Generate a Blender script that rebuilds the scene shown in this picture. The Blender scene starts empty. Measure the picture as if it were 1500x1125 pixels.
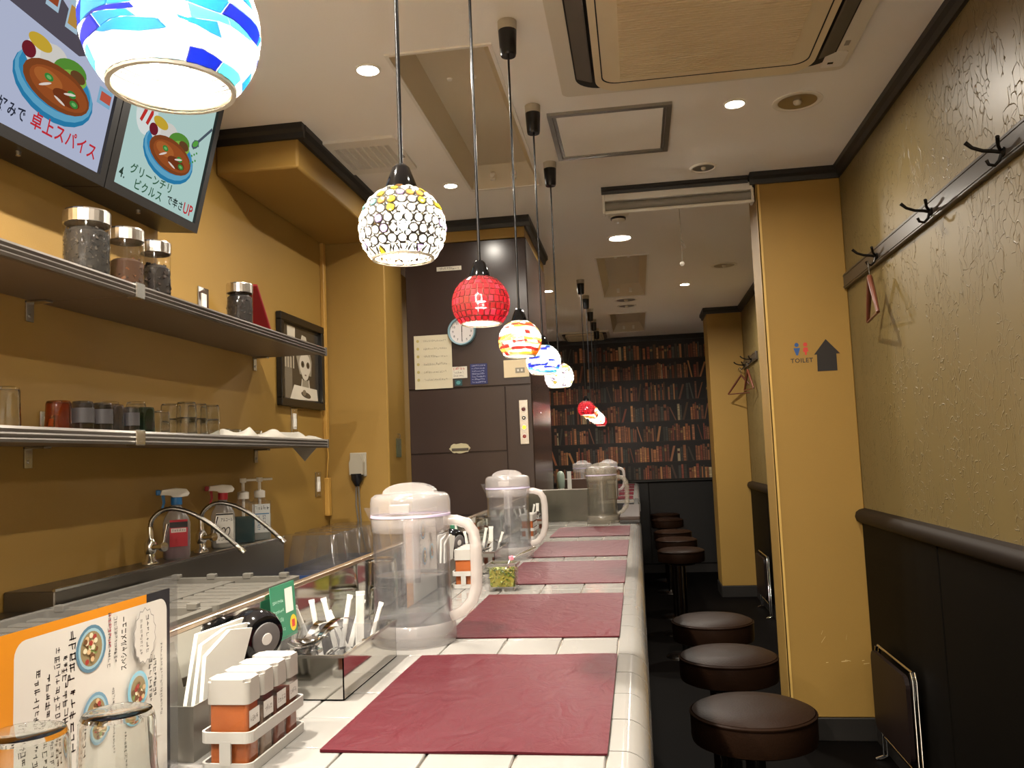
import bpy, bmesh, math, random
from mathutils import Vector, Matrix
random.seed(7)
S = bpy.context.scene
C = S.collection
PI = math.pi
# ------------------------------------------------------------------ camera
cd = bpy.data.cameras.new('camera'); cam = bpy.data.objects.new('camera', cd); C.objects.link(cam)
S.camera = cam
cd.sensor_fit = 'HORIZONTAL'; cd.sensor_width = 36.0; cd.lens = 36.0 * 1235.8 / 1500.0
cd.clip_start = 0.02
_yaw, _pit, _rol = (math.radians(a) for a in (8.245, 5.04, -2.288))
_f = Vector((-math.sin(_yaw) * math.cos(_pit), math.cos(_yaw) * math.cos(_pit), math.sin(_pit)))
_r0 = Vector((math.cos(_yaw), math.sin(_yaw), 0)); _u0 = _r0.cross(_f)
_r = _r0 * math.cos(_rol) + _u0 * math.sin(_rol); _u = _u0 * math.cos(_rol) - _r0 * math.sin(_rol)
_m = Matrix((_r, _u, -_f)).transposed().to_4x4(); _m.translation = (0, 0, 1.31)
cam.matrix_world = _m
# ------------------------------------------------------------------ world, exposure
w = bpy.data.worlds.new('world'); S.world = w; w.use_nodes = True
w.node_tree.nodes['Background'].inputs[0].default_value = (0.9, 0.8, 0.7, 1)
w.node_tree.nodes['Background'].inputs[1].default_value = 0.02
S.view_settings.view_transform = 'Standard'; S.view_settings.look = 'None'
S.view_settings.gamma = 1.0; S.view_settings.use_curve_mapping = False
S.view_settings.exposure = 1.85
S.cycles.transparent_max_bounces = 32
DOWN_W = 7.0      # watts of one ceiling downlight
BULB_E = 1300.0    # radiance of the pendant bulb filaments
SCREEN_E = 0.2     # brightness of the menu screens
WARM = (1.0, 0.92, 0.80)
# ------------------------------------------------------------------ helpers
def lin(c):
    if isinstance(c, str):
        c = c.lstrip('#'); c = tuple(int(c[i:i+2], 16) / 255 for i in (0, 2, 4))
    return tuple((x / 12.92 if x <= 0.04045 else ((x + 0.055) / 1.055) ** 2.4) for x in c[:3])
MATS = {}
def nt(name):
    m = bpy.data.materials.new(name); m.use_nodes = True; MATS[name] = m
    t = m.node_tree; b = t.nodes.get('Principled BSDF'); o = t.nodes.get('Material Output')
    return m, t, b, o
def mat(name, col, rough=.5, metal=0, spec=.5, noise=0, nscale=30, bump=0, bscale=200, emit=None, es=0, coat=0, trans=0, ior=1.45):
    if name in MATS: return MATS[name]
    m, t, b, o = nt(name); c = lin(col)
    b.inputs['Base Color'].default_value = (*c, 1); b.inputs['Roughness'].default_value = rough
    b.inputs['Metallic'].default_value = metal; b.inputs['Specular IOR Level'].default_value = spec
    b.inputs['Coat Weight'].default_value = coat; b.inputs['Transmission Weight'].default_value = trans
    b.inputs['IOR'].default_value = ior
    if noise or bump:
        tc = t.nodes.new('ShaderNodeTexCoord')
    if noise:
        n = t.nodes.new('ShaderNodeTexNoise'); n.inputs['Scale'].default_value = nscale; n.inputs['Detail'].default_value = 5
        mx = t.nodes.new('ShaderNodeMix'); mx.data_type = 'RGBA'
        mx.inputs['A'].default_value = (*[x * (1 - noise) for x in c], 1); mx.inputs['B'].default_value = (*[min(1, x * (1 + noise)) for x in c], 1)
        t.links.new(tc.outputs['Object'], n.inputs['Vector']); t.links.new(n.outputs['Fac'], mx.inputs['Factor']); t.links.new(mx.outputs['Result'], b.inputs['Base Color'])
    if bump:
        n2 = t.nodes.new('ShaderNodeTexNoise'); n2.inputs['Scale'].default_value = bscale; n2.inputs['Detail'].default_value = 4
        bp = t.nodes.new('ShaderNodeBump'); bp.inputs['Strength'].default_value = bump; bp.inputs['Distance'].default_value = .01
        t.links.new(tc.outputs['Object'], n2.inputs['Vector']); t.links.new(n2.outputs['Fac'], bp.inputs['Height']); t.links.new(bp.outputs['Normal'], b.inputs['Normal'])
    if emit is not None:
        b.inputs['Emission Color'].default_value = (*lin(emit), 1); b.inputs['Emission Strength'].default_value = es
    return m
def thin(name, tint=(.97, .97, .97), haze=.08, hazecol=(.9, .9, .9), rough=.05, ior=1.45):
    """thin clear plastic or glass wall: see-through, fresnel gloss, a little milky haze"""
    if name in MATS: return MATS[name]
    m, t, b, o = nt(name); t.nodes.remove(b)
    tr = t.nodes.new('ShaderNodeBsdfTransparent'); tr.inputs[0].default_value = (*tint, 1)
    df = t.nodes.new('ShaderNodeBsdfDiffuse'); df.inputs[0].default_value = (*lin(hazecol), 1)
    tl = t.nodes.new('ShaderNodeBsdfTranslucent'); tl.inputs[0].default_value = (*lin(hazecol), 1)
    m0 = t.nodes.new('ShaderNodeMixShader'); m0.inputs[0].default_value = .5
    t.links.new(df.outputs[0], m0.inputs[1]); t.links.new(tl.outputs[0], m0.inputs[2])
    m1 = t.nodes.new('ShaderNodeMixShader'); m1.inputs[0].default_value = haze
    t.links.new(tr.outputs[0], m1.inputs[1]); t.links.new(m0.outputs[0], m1.inputs[2])
    gl = t.nodes.new('ShaderNodeBsdfGlossy'); gl.inputs['Roughness'].default_value = rough
    lw = t.nodes.new('ShaderNodeLayerWeight'); pw = t.nodes.new('ShaderNodeMath'); pw.operation = 'POWER'; pw.inputs[1].default_value = 4.0
    fr = t.nodes.new('ShaderNodeMath'); fr.operation = 'MULTIPLY_ADD'; fr.inputs[1].default_value = .85; fr.inputs[2].default_value = .04
    t.links.new(lw.outputs['Facing'], pw.inputs[0]); t.links.new(pw.outputs[0], fr.inputs[0])
    m2 = t.nodes.new('ShaderNodeMixShader')
    t.links.new(fr.outputs[0], m2.inputs[0]); t.links.new(m1.outputs[0], m2.inputs[1]); t.links.new(gl.outputs[0], m2.inputs[2])
    t.links.new(m2.outputs[0], o.inputs['Surface'])
    return m
def stained(name, col, gloss=.06, inner=(.11, .105, .095)):
    """stained lamp glass: light from the bulb inside comes through it"""
    if name in MATS: return MATS[name]
    m, t, b, o = nt(name); t.nodes.remove(b)
    tl = t.nodes.new('ShaderNodeBsdfTranslucent'); tl.inputs[0].default_value = (*col, 1)
    df = t.nodes.new('ShaderNodeBsdfDiffuse'); df.inputs[0].default_value = (*inner, 1)
    m0 = t.nodes.new('ShaderNodeMixShader'); m0.inputs[0].default_value = .18
    t.links.new(tl.outputs[0], m0.inputs[1]); t.links.new(df.outputs[0], m0.inputs[2])
    gl = t.nodes.new('ShaderNodeBsdfGlossy'); gl.inputs['Roughness'].default_value = .12
    m2 = t.nodes.new('ShaderNodeMixShader'); m2.inputs[0].default_value = gloss
    t.links.new(m0.outputs[0], m2.inputs[1]); t.links.new(gl.outputs[0], m2.inputs[2])
    t.links.new(m2.outputs[0], o.inputs['Surface'])
    return m
def emis(name, col, strength):
    if name in MATS: return MATS[name]
    m, t, b, o = nt(name); t.nodes.remove(b)
    e = t.nodes.new('ShaderNodeEmission'); e.inputs[0].default_value = (*col, 1); e.inputs[1].default_value = strength
    t.links.new(e.outputs[0], o.inputs['Surface']); return m
def print_mat(name, lit=0, rough=.5):
    if name in MATS: return MATS[name]
    m, t, b, o = nt(name)
    a = t.nodes.new('ShaderNodeVertexColor'); a.layer_name = 'Col'
    if lit:
        t.nodes.remove(b); e = t.nodes.new('ShaderNodeEmission'); e.inputs[1].default_value = lit
        t.links.new(a.outputs[0], e.inputs[0]); t.links.new(e.outputs[0], o.inputs['Surface'])
    else:
        b.inputs['Roughness'].default_value = rough; t.links.new(a.outputs[0], b.inputs['Base Color'])
    return m
# --- bmesh shapes
def B(): return bmesh.new()
def bx(bm, x0, x1, y0, y1, z0, z1, bev=0, seg=2, mi=0):
    r = bmesh.ops.create_cube(bm, size=1)
    for v in r['verts']:
        v.co = Vector(((x0 + x1) / 2 + v.co.x * (x1 - x0), (y0 + y1) / 2 + v.co.y * (y1 - y0), (z0 + z1) / 2 + v.co.z * (z1 - z0)))
    fs = set(f for v in r['verts'] for f in v.link_faces)
    for f in fs: f.material_index = mi
    if bev:
        es = set(e for v in r['verts'] for e in v.link_edges)
        res = bmesh.ops.bevel(bm, geom=list(es), offset=bev, segments=seg, affect='EDGES', profile=.5)
        for f in res['faces']: f.material_index = mi; f.smooth = seg > 1
    return bm
def lathe(bm, prof, n=24, c=(0, 0, 0), axis='z', cap0=False, cap1=False, smooth=True, mi=0, a0=0, a1=2 * PI):
    closed = abs(a1 - a0 - 2 * PI) < 1e-6
    m = n if closed else n + 1
    rings = []
    for (r, z) in prof:
        ring = []
        for i in range(m):
            a = a0 + (a1 - a0) * i / n
            p = (r * math.cos(a), r * math.sin(a), z)
            if axis == 'x': p = (z, p[0], p[1])
            elif axis == 'y': p = (p[1], z, p[0])
            ring.append(bm.verts.new((p[0] + c[0], p[1] + c[1], p[2] + c[2])))
        rings.append(ring)
    for k in range(len(rings) - 1):
        for i in range(n):
            j = (i + 1) % m
            try:
                f = bm.faces.new((rings[k][i], rings[k][j], rings[k + 1][j], rings[k + 1][i])); f.smooth = smooth; f.material_index = mi
            except ValueError: pass
    if cap0: f = bm.faces.new(list(reversed(rings[0]))); f.material_index = mi
    if cap1: f = bm.faces.new(rings[-1]); f.material_index = mi
    return bm
def cyl(bm, p0, p1, r0, r1=None, n=12, caps=True, mi=0):
    return tube(bm, [p0, p1], [r0, r0 if r1 is None else r1], n, caps, mi)
def tube(bm, pts, rad, n=8, caps=True, mi=0, closed=False):
    pts = [Vector(p) for p in pts]; k = len(pts)
    if not isinstance(rad, (list, tuple)): rad = [rad] * k
    up = None; rings = []
    for i in range(k):
        if closed: d = pts[(i + 1) % k] - pts[i - 1]
        elif i == 0: d = pts[1] - pts[0]
        elif i == k - 1: d = pts[-1] - pts[-2]
        else: d = (pts[i + 1] - pts[i]).normalized() + (pts[i] - pts[i - 1]).normalized()
        d.normalize()
        if up is None:
            a = Vector((0, 0, 1)) if abs(d.z) < .9 else Vector((1, 0, 0))
            up = (a - d * a.dot(d)).normalized()
        else:
            up = up - d * up.dot(d)
            up = up.normalized() if up.length > 1e-6 else d.orthogonal().normalized()
        s = d.cross(up)
        rings.append([bm.verts.new(pts[i] + (up * math.cos(2 * PI * j / n) + s * math.sin(2 * PI * j / n)) * rad[i]) for j in range(n)])
    kk = k if closed else k - 1
    for i in range(kk):
        for j in range(n):
            f = bm.faces.new((rings[i][j], rings[i][(j + 1) % n], rings[(i + 1) % k][(j + 1) % n], rings[(i + 1) % k][j])); f.smooth = True; f.material_index = mi
    if caps and not closed:
        bm.faces.new(list(reversed(rings[0]))).material_index = mi; bm.faces.new(rings[-1]).material_index = mi
    return bm
def prism(bm, poly, lo, hi, axis='z', mi=0, smooth=False):
    """extrude a 2D polygon; axis z: (x,y); axis y: (x,z); axis x: (y,z)"""
    def P(a, b, h): return {'z': (a, b, h), 'y': (a, h, b), 'x': (h, a, b)}[axis]
    lo_v = [bm.verts.new(P(a, b, lo)) for a, b in poly]; hi_v = [bm.verts.new(P(a, b, hi)) for a, b in poly]
    bm.faces.new(lo_v).material_index = mi; bm.faces.new(list(reversed(hi_v))).material_index = mi
    n = len(poly)
    for i in range(n):
        f = bm.faces.new((lo_v[i], hi_v[i], hi_v[(i + 1) % n], lo_v[(i + 1) % n])); f.material_index = mi; f.smooth = smooth
    return bm
def rrect(x0, x1, y0, y1, r, n=5):
    p = []
    for cx, cy, a in ((x1 - r, y0 + r, -PI / 2), (x1 - r, y1 - r, 0), (x0 + r, y1 - r, PI / 2), (x0 + r, y0 + r, PI)):
        for i in range(n + 1): p.append((cx + r * math.cos(a + PI / 2 * i / n), cy + r * math.sin(a + PI / 2 * i / n)))
    return p
def ring_prism(bm, outer, inner, lo, hi, mi=0):
    n = len(outer)
    L = [[bm.verts.new((a, b, h)) for a, b in poly] for poly, h in ((outer, lo), (outer, hi), (inner, hi), (inner, lo))]
    for k in range(4):
        A, D = L[k], L[(k + 1) % 4]
        for i in range(n): bm.faces.new((A[i], A[(i + 1) % n], D[(i + 1) % n], D[i])).material_index = mi
    return bm
def finish(bm, fix=True):
    if fix: bmesh.ops.recalc_face_normals(bm, faces=bm.faces)
    for e in bm.edges:      # crisp edges where flat meets round or where the surface turns hard
        lf = e.link_faces
        if len(lf) == 2 and (lf[0].smooth != lf[1].smooth or (lf[0].smooth and e.calc_face_angle(0) > .8)): e.smooth = False
    return bm
def obj(name, bm, m, parent=None, loc=None, rot=None, fix=True, kind=None):
    finish(bm, fix)
    me = bpy.data.meshes.new(name); bm.to_mesh(me); bm.free()
    for x in (m if isinstance(m, (list, tuple)) else [m]): me.materials.append(x)
    return link(name, me, parent, loc, rot, kind)
def link(name, me, parent=None, loc=None, rot=None, kind=None):
    o = bpy.data.objects.new(name, me); C.objects.link(o)
    if parent is not None: o.parent = parent
    if loc is not None: o.location = loc
    if rot is not None: o.rotation_euler = rot
    if kind: o['kind'] = kind
    return o
def tag(o, label, cat, group=None):
    o['label'] = label; o['category'] = cat
    if group: o['group'] = group
    return o
def thing(name, label, cat, loc=(0, 0, 0), rotz=0, group=None, rot=None):
    o = bpy.data.objects.new(name, None); C.objects.link(o); o.location = loc; o.empty_display_size = .05
    o.rotation_euler = rot if rot else (0, 0, rotz)
    return tag(o, label, cat, group)
def struct(name, bm, m, parent=None, fix=True):
    o = obj(name, bm, m, parent, fix=fix); o['kind'] = 'structure'; return o
# --- flat print
_TXT = {}
def text_geo(s):
    if s in _TXT: return _TXT[s]
    cu = bpy.data.curves.new('t', 'FONT'); cu.body = s; cu.size = 1.0; cu.resolution_u = 2; cu.offset = .018; cu.space_character = 1.1
    o = bpy.data.objects.new('t', cu); C.objects.link(o)
    bpy.context.view_layer.update()
    me = bpy.data.meshes.new_from_object(o.evaluated_get(bpy.context.evaluated_depsgraph_get()))
    vs = [(v.co.x, v.co.y) for v in me.vertices]; fs = [tuple(p.vertices) for p in me.polygons]
    bpy.data.objects.remove(o); bpy.data.curves.remove(cu); bpy.data.meshes.remove(me)
    if vs:
        x0 = min(v[0] for v in vs); x1 = max(v[0] for v in vs); y0 = min(v[1] for v in vs); y1 = max(v[1] for v in vs)
    else: x0 = x1 = y0 = y1 = 0
    _TXT[s] = (vs, fs, x0, x1, y0, y1); return _TXT[s]
class Print:
    def __init__(s, o, u, v, step=.00004):
        s.o = Vector(o); s.u = Vector(u).normalized(); s.v = Vector(v).normalized(); s.n = s.u.cross(s.v); s.step = step
        s.V = []; s.F = []; s.col = []; s.layer = 0
    def P(s, a, b): return s.o + s.u * a + s.v * b + s.n * (s.layer * s.step)
    def poly(s, pts, col, up=True):
        if up: s.layer += 1
        k = len(s.V); s.V += [s.P(a, b) for a, b in pts]; s.F.append(tuple(range(k, k + len(pts)))); s.col.append(lin(col))
    def rect(s, a0, a1, b0, b1, col, up=True): s.poly([(a0, b0), (a1, b0), (a1, b1), (a0, b1)], col, up)
    def ell(s, a, b, ra, rb, col, up=True, n=24, rot=0, t0=0, t1=2 * PI):
        c, d = math.cos(rot), math.sin(rot); pts = []
        full = abs(t1 - t0 - 2 * PI) < 1e-6
        for i in range(n if full else n + 1):
            t = t0 + (t1 - t0) * i / n; x, y = ra * math.cos(t), rb * math.sin(t); pts.append((a + x * c - y * d, b + x * d + y * c))
        s.poly(pts, col, up)
    def text(s, st, a, b, h, col, rot=0, w=None, up=True, align='l'):
        vs, fs, x0, x1, y0, y1 = text_geo(st)
        if not vs: return
        if up: s.layer += 1
        sy = h / (y1 - y0); sx = sy if w is None else w / (x1 - x0)
        c, d = math.cos(rot), math.sin(rot); k = len(s.V); ox = (x1 - x0) * sx * {'l': 0, 'c': .5, 'r': 1}[align]
        for x, y in vs:
            X = (x - x0) * sx - ox; Y = (y - y0) * sy; s.V.append(s.P(a + X * c - Y * d, b + X * d + Y * c))
        for f in fs: s.F.append(tuple(k + i for i in f)); s.col.append(lin(col))
    def strokes(s, a, b, length, h, col, rot=0, seed=0):
        """a line of handwriting too small to read: short ragged marks"""
        r = random.Random(seed); x = 0; c, d = math.cos(rot), math.sin(rot); s.layer += 1
        while x < length:
            wd = h * r.uniform(.35, .8); hh = h * r.uniform(.5, 1); y = h * r.uniform(0, .2)
            bars = [(0, wd, y + hh * f, y + hh * f + h * .11) for f in r.sample((0, .3, .55, .85), r.choice((1, 2, 2, 3)))] + [(wd * f, wd * f + h * .11, y, y + hh * r.uniform(.6, 1)) for f in r.sample((.05, .4, .75), r.choice((1, 1, 2)))]
            for (p0, p1, q0, q1) in bars:
                k = r.uniform(-.12, .12) * h
                s.poly([(a + X * c - Y * d, b + X * d + Y * c) for X, Y in ((x + p0, q0), (x + p1, q0 + k), (x + p1, q1 + k), (x + p0, q1))], col, False)
            x += wd + h * r.uniform(.15, .35)
    def build(s, name, m, parent=None):
        inv = None
        me = bpy.data.meshes.new(name); me.from_pydata([tuple(v) for v in s.V], [], s.F)
        ca = me.color_attributes.new('Col', 'FLOAT_COLOR', 'CORNER')
        for p, c in zip(me.polygons, s.col):
            for li in p.loop_indices: ca.data[li].color = (*c, 1)
        me.materials.append(m)
        return link(name, me, parent)
# ------------------------------------------------------------------ materials
YELLOW = mat('ochre_wall', (.59, .46, .21), .62, noise=.05, nscale=3, bump=.12, bscale=420)
CEIL = mat('ceiling_white', (.95, .93, .90), .85, noise=.02, nscale=2, bump=.05, bscale=150)
BLACKTRIM = mat('black_trim', (.13, .12, .11), .45)
DADO = mat('dark_dado', (.03, .02, .01), .6, spec=.1, noise=.12, nscale=4)
FLOORM = mat('dark_floor', (.025, .018, .015), .7, spec=.05, noise=.3, nscale=9)
BROWNLAM = mat('dark_laminate', (.22, .17, .155), .22, noise=.06, nscale=5)
STEEL = mat('steel', '#c4c2bd', .22, 1.0)
STEELP = mat('polished_steel', '#d2d0ca', .07, 1.0)
STEELB = mat('brushed_steel', '#a09c94', .38, 1.0)
CHROME = mat('chrome', '#e2e2e2', .06, 1.0)
SHELFM = mat('shelf_grey', '#6e6862', .3, .6)
SHELFU = mat('shelf_underside', '#6b5a48', .45)
WHITEP = mat('white_plastic', (.90, .88, .84), .4)
WHITEC = mat('white_cap_plastic', (.57, .555, .53), .35, spec=.25)
CREAMP = mat('cream_plastic', (.86, .79, .65), .5)
BLACKP = mat('black_plastic', '#17171a', .25)
BLACKG = mat('black_gloss', '#0d0d0f', .08)
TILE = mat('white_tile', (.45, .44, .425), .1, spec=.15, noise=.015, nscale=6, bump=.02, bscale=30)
GROUT = mat('tile_grout', '#8a8176', .9)
DARKWOOD = mat('dark_wood', '#4a3022', .4, noise=.25, nscale=12)
LEATHER = mat('brown_leather', (.11, .065, .038), .42, spec=.05, noise=.1, nscale=25, bump=.1, bscale=180)
PRINT = print_mat('flat_print'); PRINTG = print_mat('glossy_print', rough=.22)
LIT = print_mat('lit_print', SCREEN_E)
CLEAR = thin('clear_glass', (.97, .97, .96), .0)
PLASTIC = thin('clear_plastic', (.97, .97, .98), .07, (.66, .65, .66))
FROST = thin('frosted_plastic', (.95, .94, .94), .32, (.80, .78, .77), .15)
FROST2 = thin('frosted_handle', (.95, .94, .94), .5, (.78, .75, .73), .2)
WATERTOP = thin('water_surface', (.9, .92, .92), .4, (.6, .6, .6), .03)  # extra milky haze put in as a highlight at the water line
WATER = thin('water', (.85, .87, .87), .06, (.55, .56, .56), .03)
GLASS = mat('clear_glassware', '#f4f6f4', 0.02, trans=1.0, ior=1.45)
CLOTH = mat('white_cloth', (.62, .60, .56), .9, bump=.2, bscale=300)
PAPER = mat('white_paper', (.74, .73, .70), .8)
def wallpaper():
    m, t, b, o = nt('embossed_wallpaper'); L = t.links
    tc = t.nodes.new('ShaderNodeTexCoord'); mp = t.nodes.new('ShaderNodeMapping'); mp.inputs['Scale'].default_value = (1, 1, .55)
    n1 = t.nodes.new('ShaderNodeTexNoise'); n1.inputs['Scale'].default_value = 9; n1.inputs['Detail'].default_value = 2
    L.new(tc.outputs['Object'], mp.inputs[0]); L.new(mp.outputs[0], n1.inputs['Vector'])
    ad = t.nodes.new('ShaderNodeVectorMath'); ad.operation = 'MULTIPLY_ADD'; ad.inputs[1].default_value = (.16, .16, .16)
    L.new(n1.outputs['Color'], ad.inputs[0]); L.new(mp.outputs[0], ad.inputs[2])
    v = t.nodes.new('ShaderNodeTexVoronoi'); v.feature = 'DISTANCE_TO_EDGE'; v.inputs['Scale'].default_value = 32
    L.new(ad.outputs[0], v.inputs['Vector'])
    r = t.nodes.new('ShaderNodeValToRGB'); r.color_ramp.elements[0].position = .0; r.color_ramp.elements[0].color = (1, 1, 1, 1)
    r.color_ramp.elements[1].position = .035; r.color_ramp.elements[1].color = (0, 0, 0, 1)
    L.new(v.outputs['Distance'], r.inputs[0])
    n2 = t.nodes.new('ShaderNodeTexNoise'); n2.inputs['Scale'].default_value = 6; L.new(mp.outputs[0], n2.inputs['Vector'])
    gate = t.nodes.new('ShaderNodeMath'); gate.operation = 'GREATER_THAN'; gate.inputs[1].default_value = .43; L.new(n2.outputs['Fac'], gate.inputs[0])
    mu = t.nodes.new('ShaderNodeMath'); mu.operation = 'MULTIPLY'; L.new(r.outputs[0], mu.inputs[0]); L.new(gate.outputs[0], mu.inputs[1])
    mx = t.nodes.new('ShaderNodeMix'); mx.data_type = 'RGBA'; mx.inputs['A'].default_value = (*lin((.415, .355, .215)), 1); mx.inputs['B'].default_value = (*lin((.335, .28, .16)), 1)
    L.new(mu.outputs[0], mx.inputs['Factor']); L.new(mx.outputs['Result'], b.inputs['Base Color'])
    bp = t.nodes.new('ShaderNodeBump'); bp.inputs['Strength'].default_value = .5; bp.inputs['Distance'].default_value = .004
    L.new(mu.outputs[0], bp.inputs['Height']); L.new(bp.outputs['Normal'], b.inputs['Normal'])
    b.inputs['Roughness'].default_value = .42
    return m
PAPERWALL = wallpaper()
# ------------------------------------------------------------------ structure
ZC = 2.615; XL = -1.56; XR = 1.003; Y0 = -2.0; YF = 9.5
struct('floor', bx(B(), XL - .1, XR + .1, Y0 - .1, YF + .1, -.1, 0), FLOORM)
RECESS = [(-.725, -.40, 2.53, 3.93), (-.205, .13, 5.54, 6.98), (-.19, .14, 7.84, 9.05)]
bm = B(); xs = sorted({XL - .1, XR + .1, *[r[0] for r in RECESS], *[r[1] for r in RECESS]}); ys = sorted({Y0 - .1, YF + .1, *[r[2] for r in RECESS], *[r[3] for r in RECESS]})
for i in range(len(xs) - 1):
    for j in range(len(ys) - 1):
        cx, cy = (xs[i] + xs[i+1]) / 2, (ys[j] + ys[j+1]) / 2
        if not any(r[0] < cx < r[1] and r[2] < cy < r[3] for r in RECESS): bx(bm, xs[i], xs[i+1], ys[j], ys[j+1], ZC, ZC + .02)
struct('ceiling', bm, CEIL)
struct('wall_left', bx(B(), XL - .1, XL, Y0, YF, 0, ZC), YELLOW)
wr = struct('wall_right', bx(B(), XR, XR + .1, Y0, YF, 0, ZC), PAPERWALL)
struct('wall_back', bx(B(), XL - .1, XR + .1, Y0 - .1, Y0, 0, ZC), CEIL)
wf = struct('wall_far', bx(B(), XL - .1, XR + .1, YF, YF + .1, 0, ZC), mat('far_wall_dark', '#1c1714', .6))
# cross wall on the kitchen side with the socket, and the ceiling soffit
struct('wall_cross', bx(B(), XL, -1.235, 4.12, 4.44, 0, ZC, .006, 1), YELLOW)
struct('wall_soffit', bx(B(), XL, -1.225, 2.99, 4.12, 2.45, ZC, .01, 2), YELLOW)
struct('wall_header', bx(B(), -1.235, -.545, 4.445, 5.4, 2.503, ZC), YELLOW)
# right-hand pillars
struct('wall_pillar_near', bx(B(), .625, XR, 4.05, 4.33, .1, ZC, .004, 1), YELLOW)
struct('wall_pillar_far', bx(B(), .69, XR, 7.86, 8.25, .1, ZC, .004, 1), YELLOW)
struct('baseboard_pillar_near', bx(B(), .615, XR, 4.04, 4.34, 0, .1, .003, 1), BLACKTRIM)
struct('baseboard_pillar_far', bx(B(), .68, XR, 7.85, 8.26, 0, .1, .003, 1), BLACKTRIM)
# corner guard strips on the near pillar
tr = struct('trim_1', bx(bx(B(), .619, .636, 4.046, 4.0505, .1, ZC), .6205, .6255, 4.046, 4.062, .1, ZC), mat('corner_strip', '#c9a45a', .4))
def crown(name, p0, p1, side, k=1.0):
    """black cornice strip under the ceiling from p0 to p1, standing off the wall by side (dx,dy)"""
    bm = B(); d = (Vector((*p1, 0)) - Vector((*p0, 0))); L = d.length; d.normalize(); n = Vector((*side, 0))
    prof = [(0, ZC), (.032 * k, ZC), (.032 * k, ZC - .022 * k), (.02 * k, ZC - .034 * k), (.014 * k, ZC - .055 * k), (0, ZC - .055 * k)]
    a = [bm.verts.new((p0[0] + n.x * s, p0[1] + n.y * s, z - .0005)) for s, z in prof]; b = [bm.verts.new((p1[0] + n.x * s, p1[1] + n.y * s, z - .0005)) for s, z in prof]
    k = len(prof)
    for i in range(k): bm.faces.new((a[i], a[(i+1) % k], b[(i+1) % k], b[i]))
    bm.faces.new(a); bm.faces.new(list(reversed(b)))
    return struct(name, bm, BLACKTRIM)
crown('trim_2', (XR, Y0), (XR, 4.018), (-1, 0)); crown('trim_3', (XR, 4.05), (.593, 4.05), (0, -1)); crown('trim_4', (.625, 4.05), (.625, 4.33), (-1, 0))
crown('trim_5', (XR, 4.33), (XR, 7.83), (-1, 0)); crown('trim_6', (XR, 7.86), (.66, 7.86), (0, -1)); crown('trim_7', (.69, 7.86), (.69, 8.25), (-1, 0))
crown('trim_8', (XL, Y0), (XL, 2.96), (1, 0)); crown('trim_9', (XL, 2.99), (-1.195, 2.99), (0, -1)); crown('trim_10', (-1.225, 2.99), (-1.225, 4.41), (1, 0))
crown('trim_11', (-1.193, 4.445), (-.513, 4.445), (0, -1)); crown('trim_12', (-.545, 4.445), (-.545, 5.4), (1, 0)); crown('trim_13', (-.11, 4.08), (.59, 4.08), (0, -1), .6)
crown('trim_14', (-1.5, YF), (1.0, YF), (0, -1))
# dado panels and chair rails
def dado(wall, y0, y1, seams, n):
    ed = [y0] + seams + [y1]
    for a, b in zip(ed[:-1], ed[1:]):
        o = obj('dado_panel', bx(B(), XR - .018, XR, a + .004, b - .004, .1, .965, .004, 1), DADO, wall)
    obj('dado_backing', bx(B(), XR - .008, XR, y0, y1, .1, .965), BLACKTRIM, wall)
    bm = B(); prof = [(0, .958), (.022, .958), (.04, .968), (.046, .988), (.04, 1.008), (.026, 1.018), (0, 1.024)]
    a = [bm.verts.new((XR - s, y0, z)) for s, z in prof]; b = [bm.verts.new((XR - s, y1, z)) for s, z in prof]
    for i in range(len(prof)):
        f = bm.faces.new((a[i], a[(i+1) % 7], b[(i+1) % 7], b[i])); f.smooth = 0 < i < 5
    bm.faces.new(a); bm.faces.new(list(reversed(b)))
    struct('trim_%d' % n, bm, mat('chair_rail', (.10, .07, .048), .55, spec=.2))
    struct('baseboard_right_%d' % (n - 14), bx(B(), XR - .02, XR, y0, y1, 0, .1), BLACKTRIM)
dado(wr, Y0, 4.04, [-.9, .2, 1.2, 2.13, 3.07], 15); dado(wr, 4.34, 7.85, [5.2, 6.05, 6.9], 16); dado(wr, 8.26, YF, [8.9], 17)
# far wall: printed bookshelf wallpaper over a black dado
p = Print((0, YF - .004, 0), (1, 0, 0), (0, 0, 1), .0004)
X0b, X1b = -1.3, 1.0
p.rect(X0b, X1b, 1.0, ZC - .05, '#191310')
shelfz = [2.352, 2.128, 1.89, 1.66, 1.435, 1.21, 1.02]; top = [2.56] + shelfz[:-1]
cols = [(.59, .36, .24), (.48, .27, .18), (.68, .41, .25), (.38, .27, .18), (.29, .25, .21), (.25, .23, .20), (.51, .33, .24), (.71, .47, .33), (.33, .33, .29), (.75, .50, .32), (.58, .30, .22), (.27, .27, .25), (.44, .25, .19), (.63, .41, .27), (.33, .24, .20), (.80, .57, .36)]
rb = random.Random(3)
p.layer += 1
for zs, zt in zip(shelfz, top):
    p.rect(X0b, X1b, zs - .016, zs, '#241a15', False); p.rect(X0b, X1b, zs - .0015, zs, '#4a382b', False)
l0 = p.layer
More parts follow.
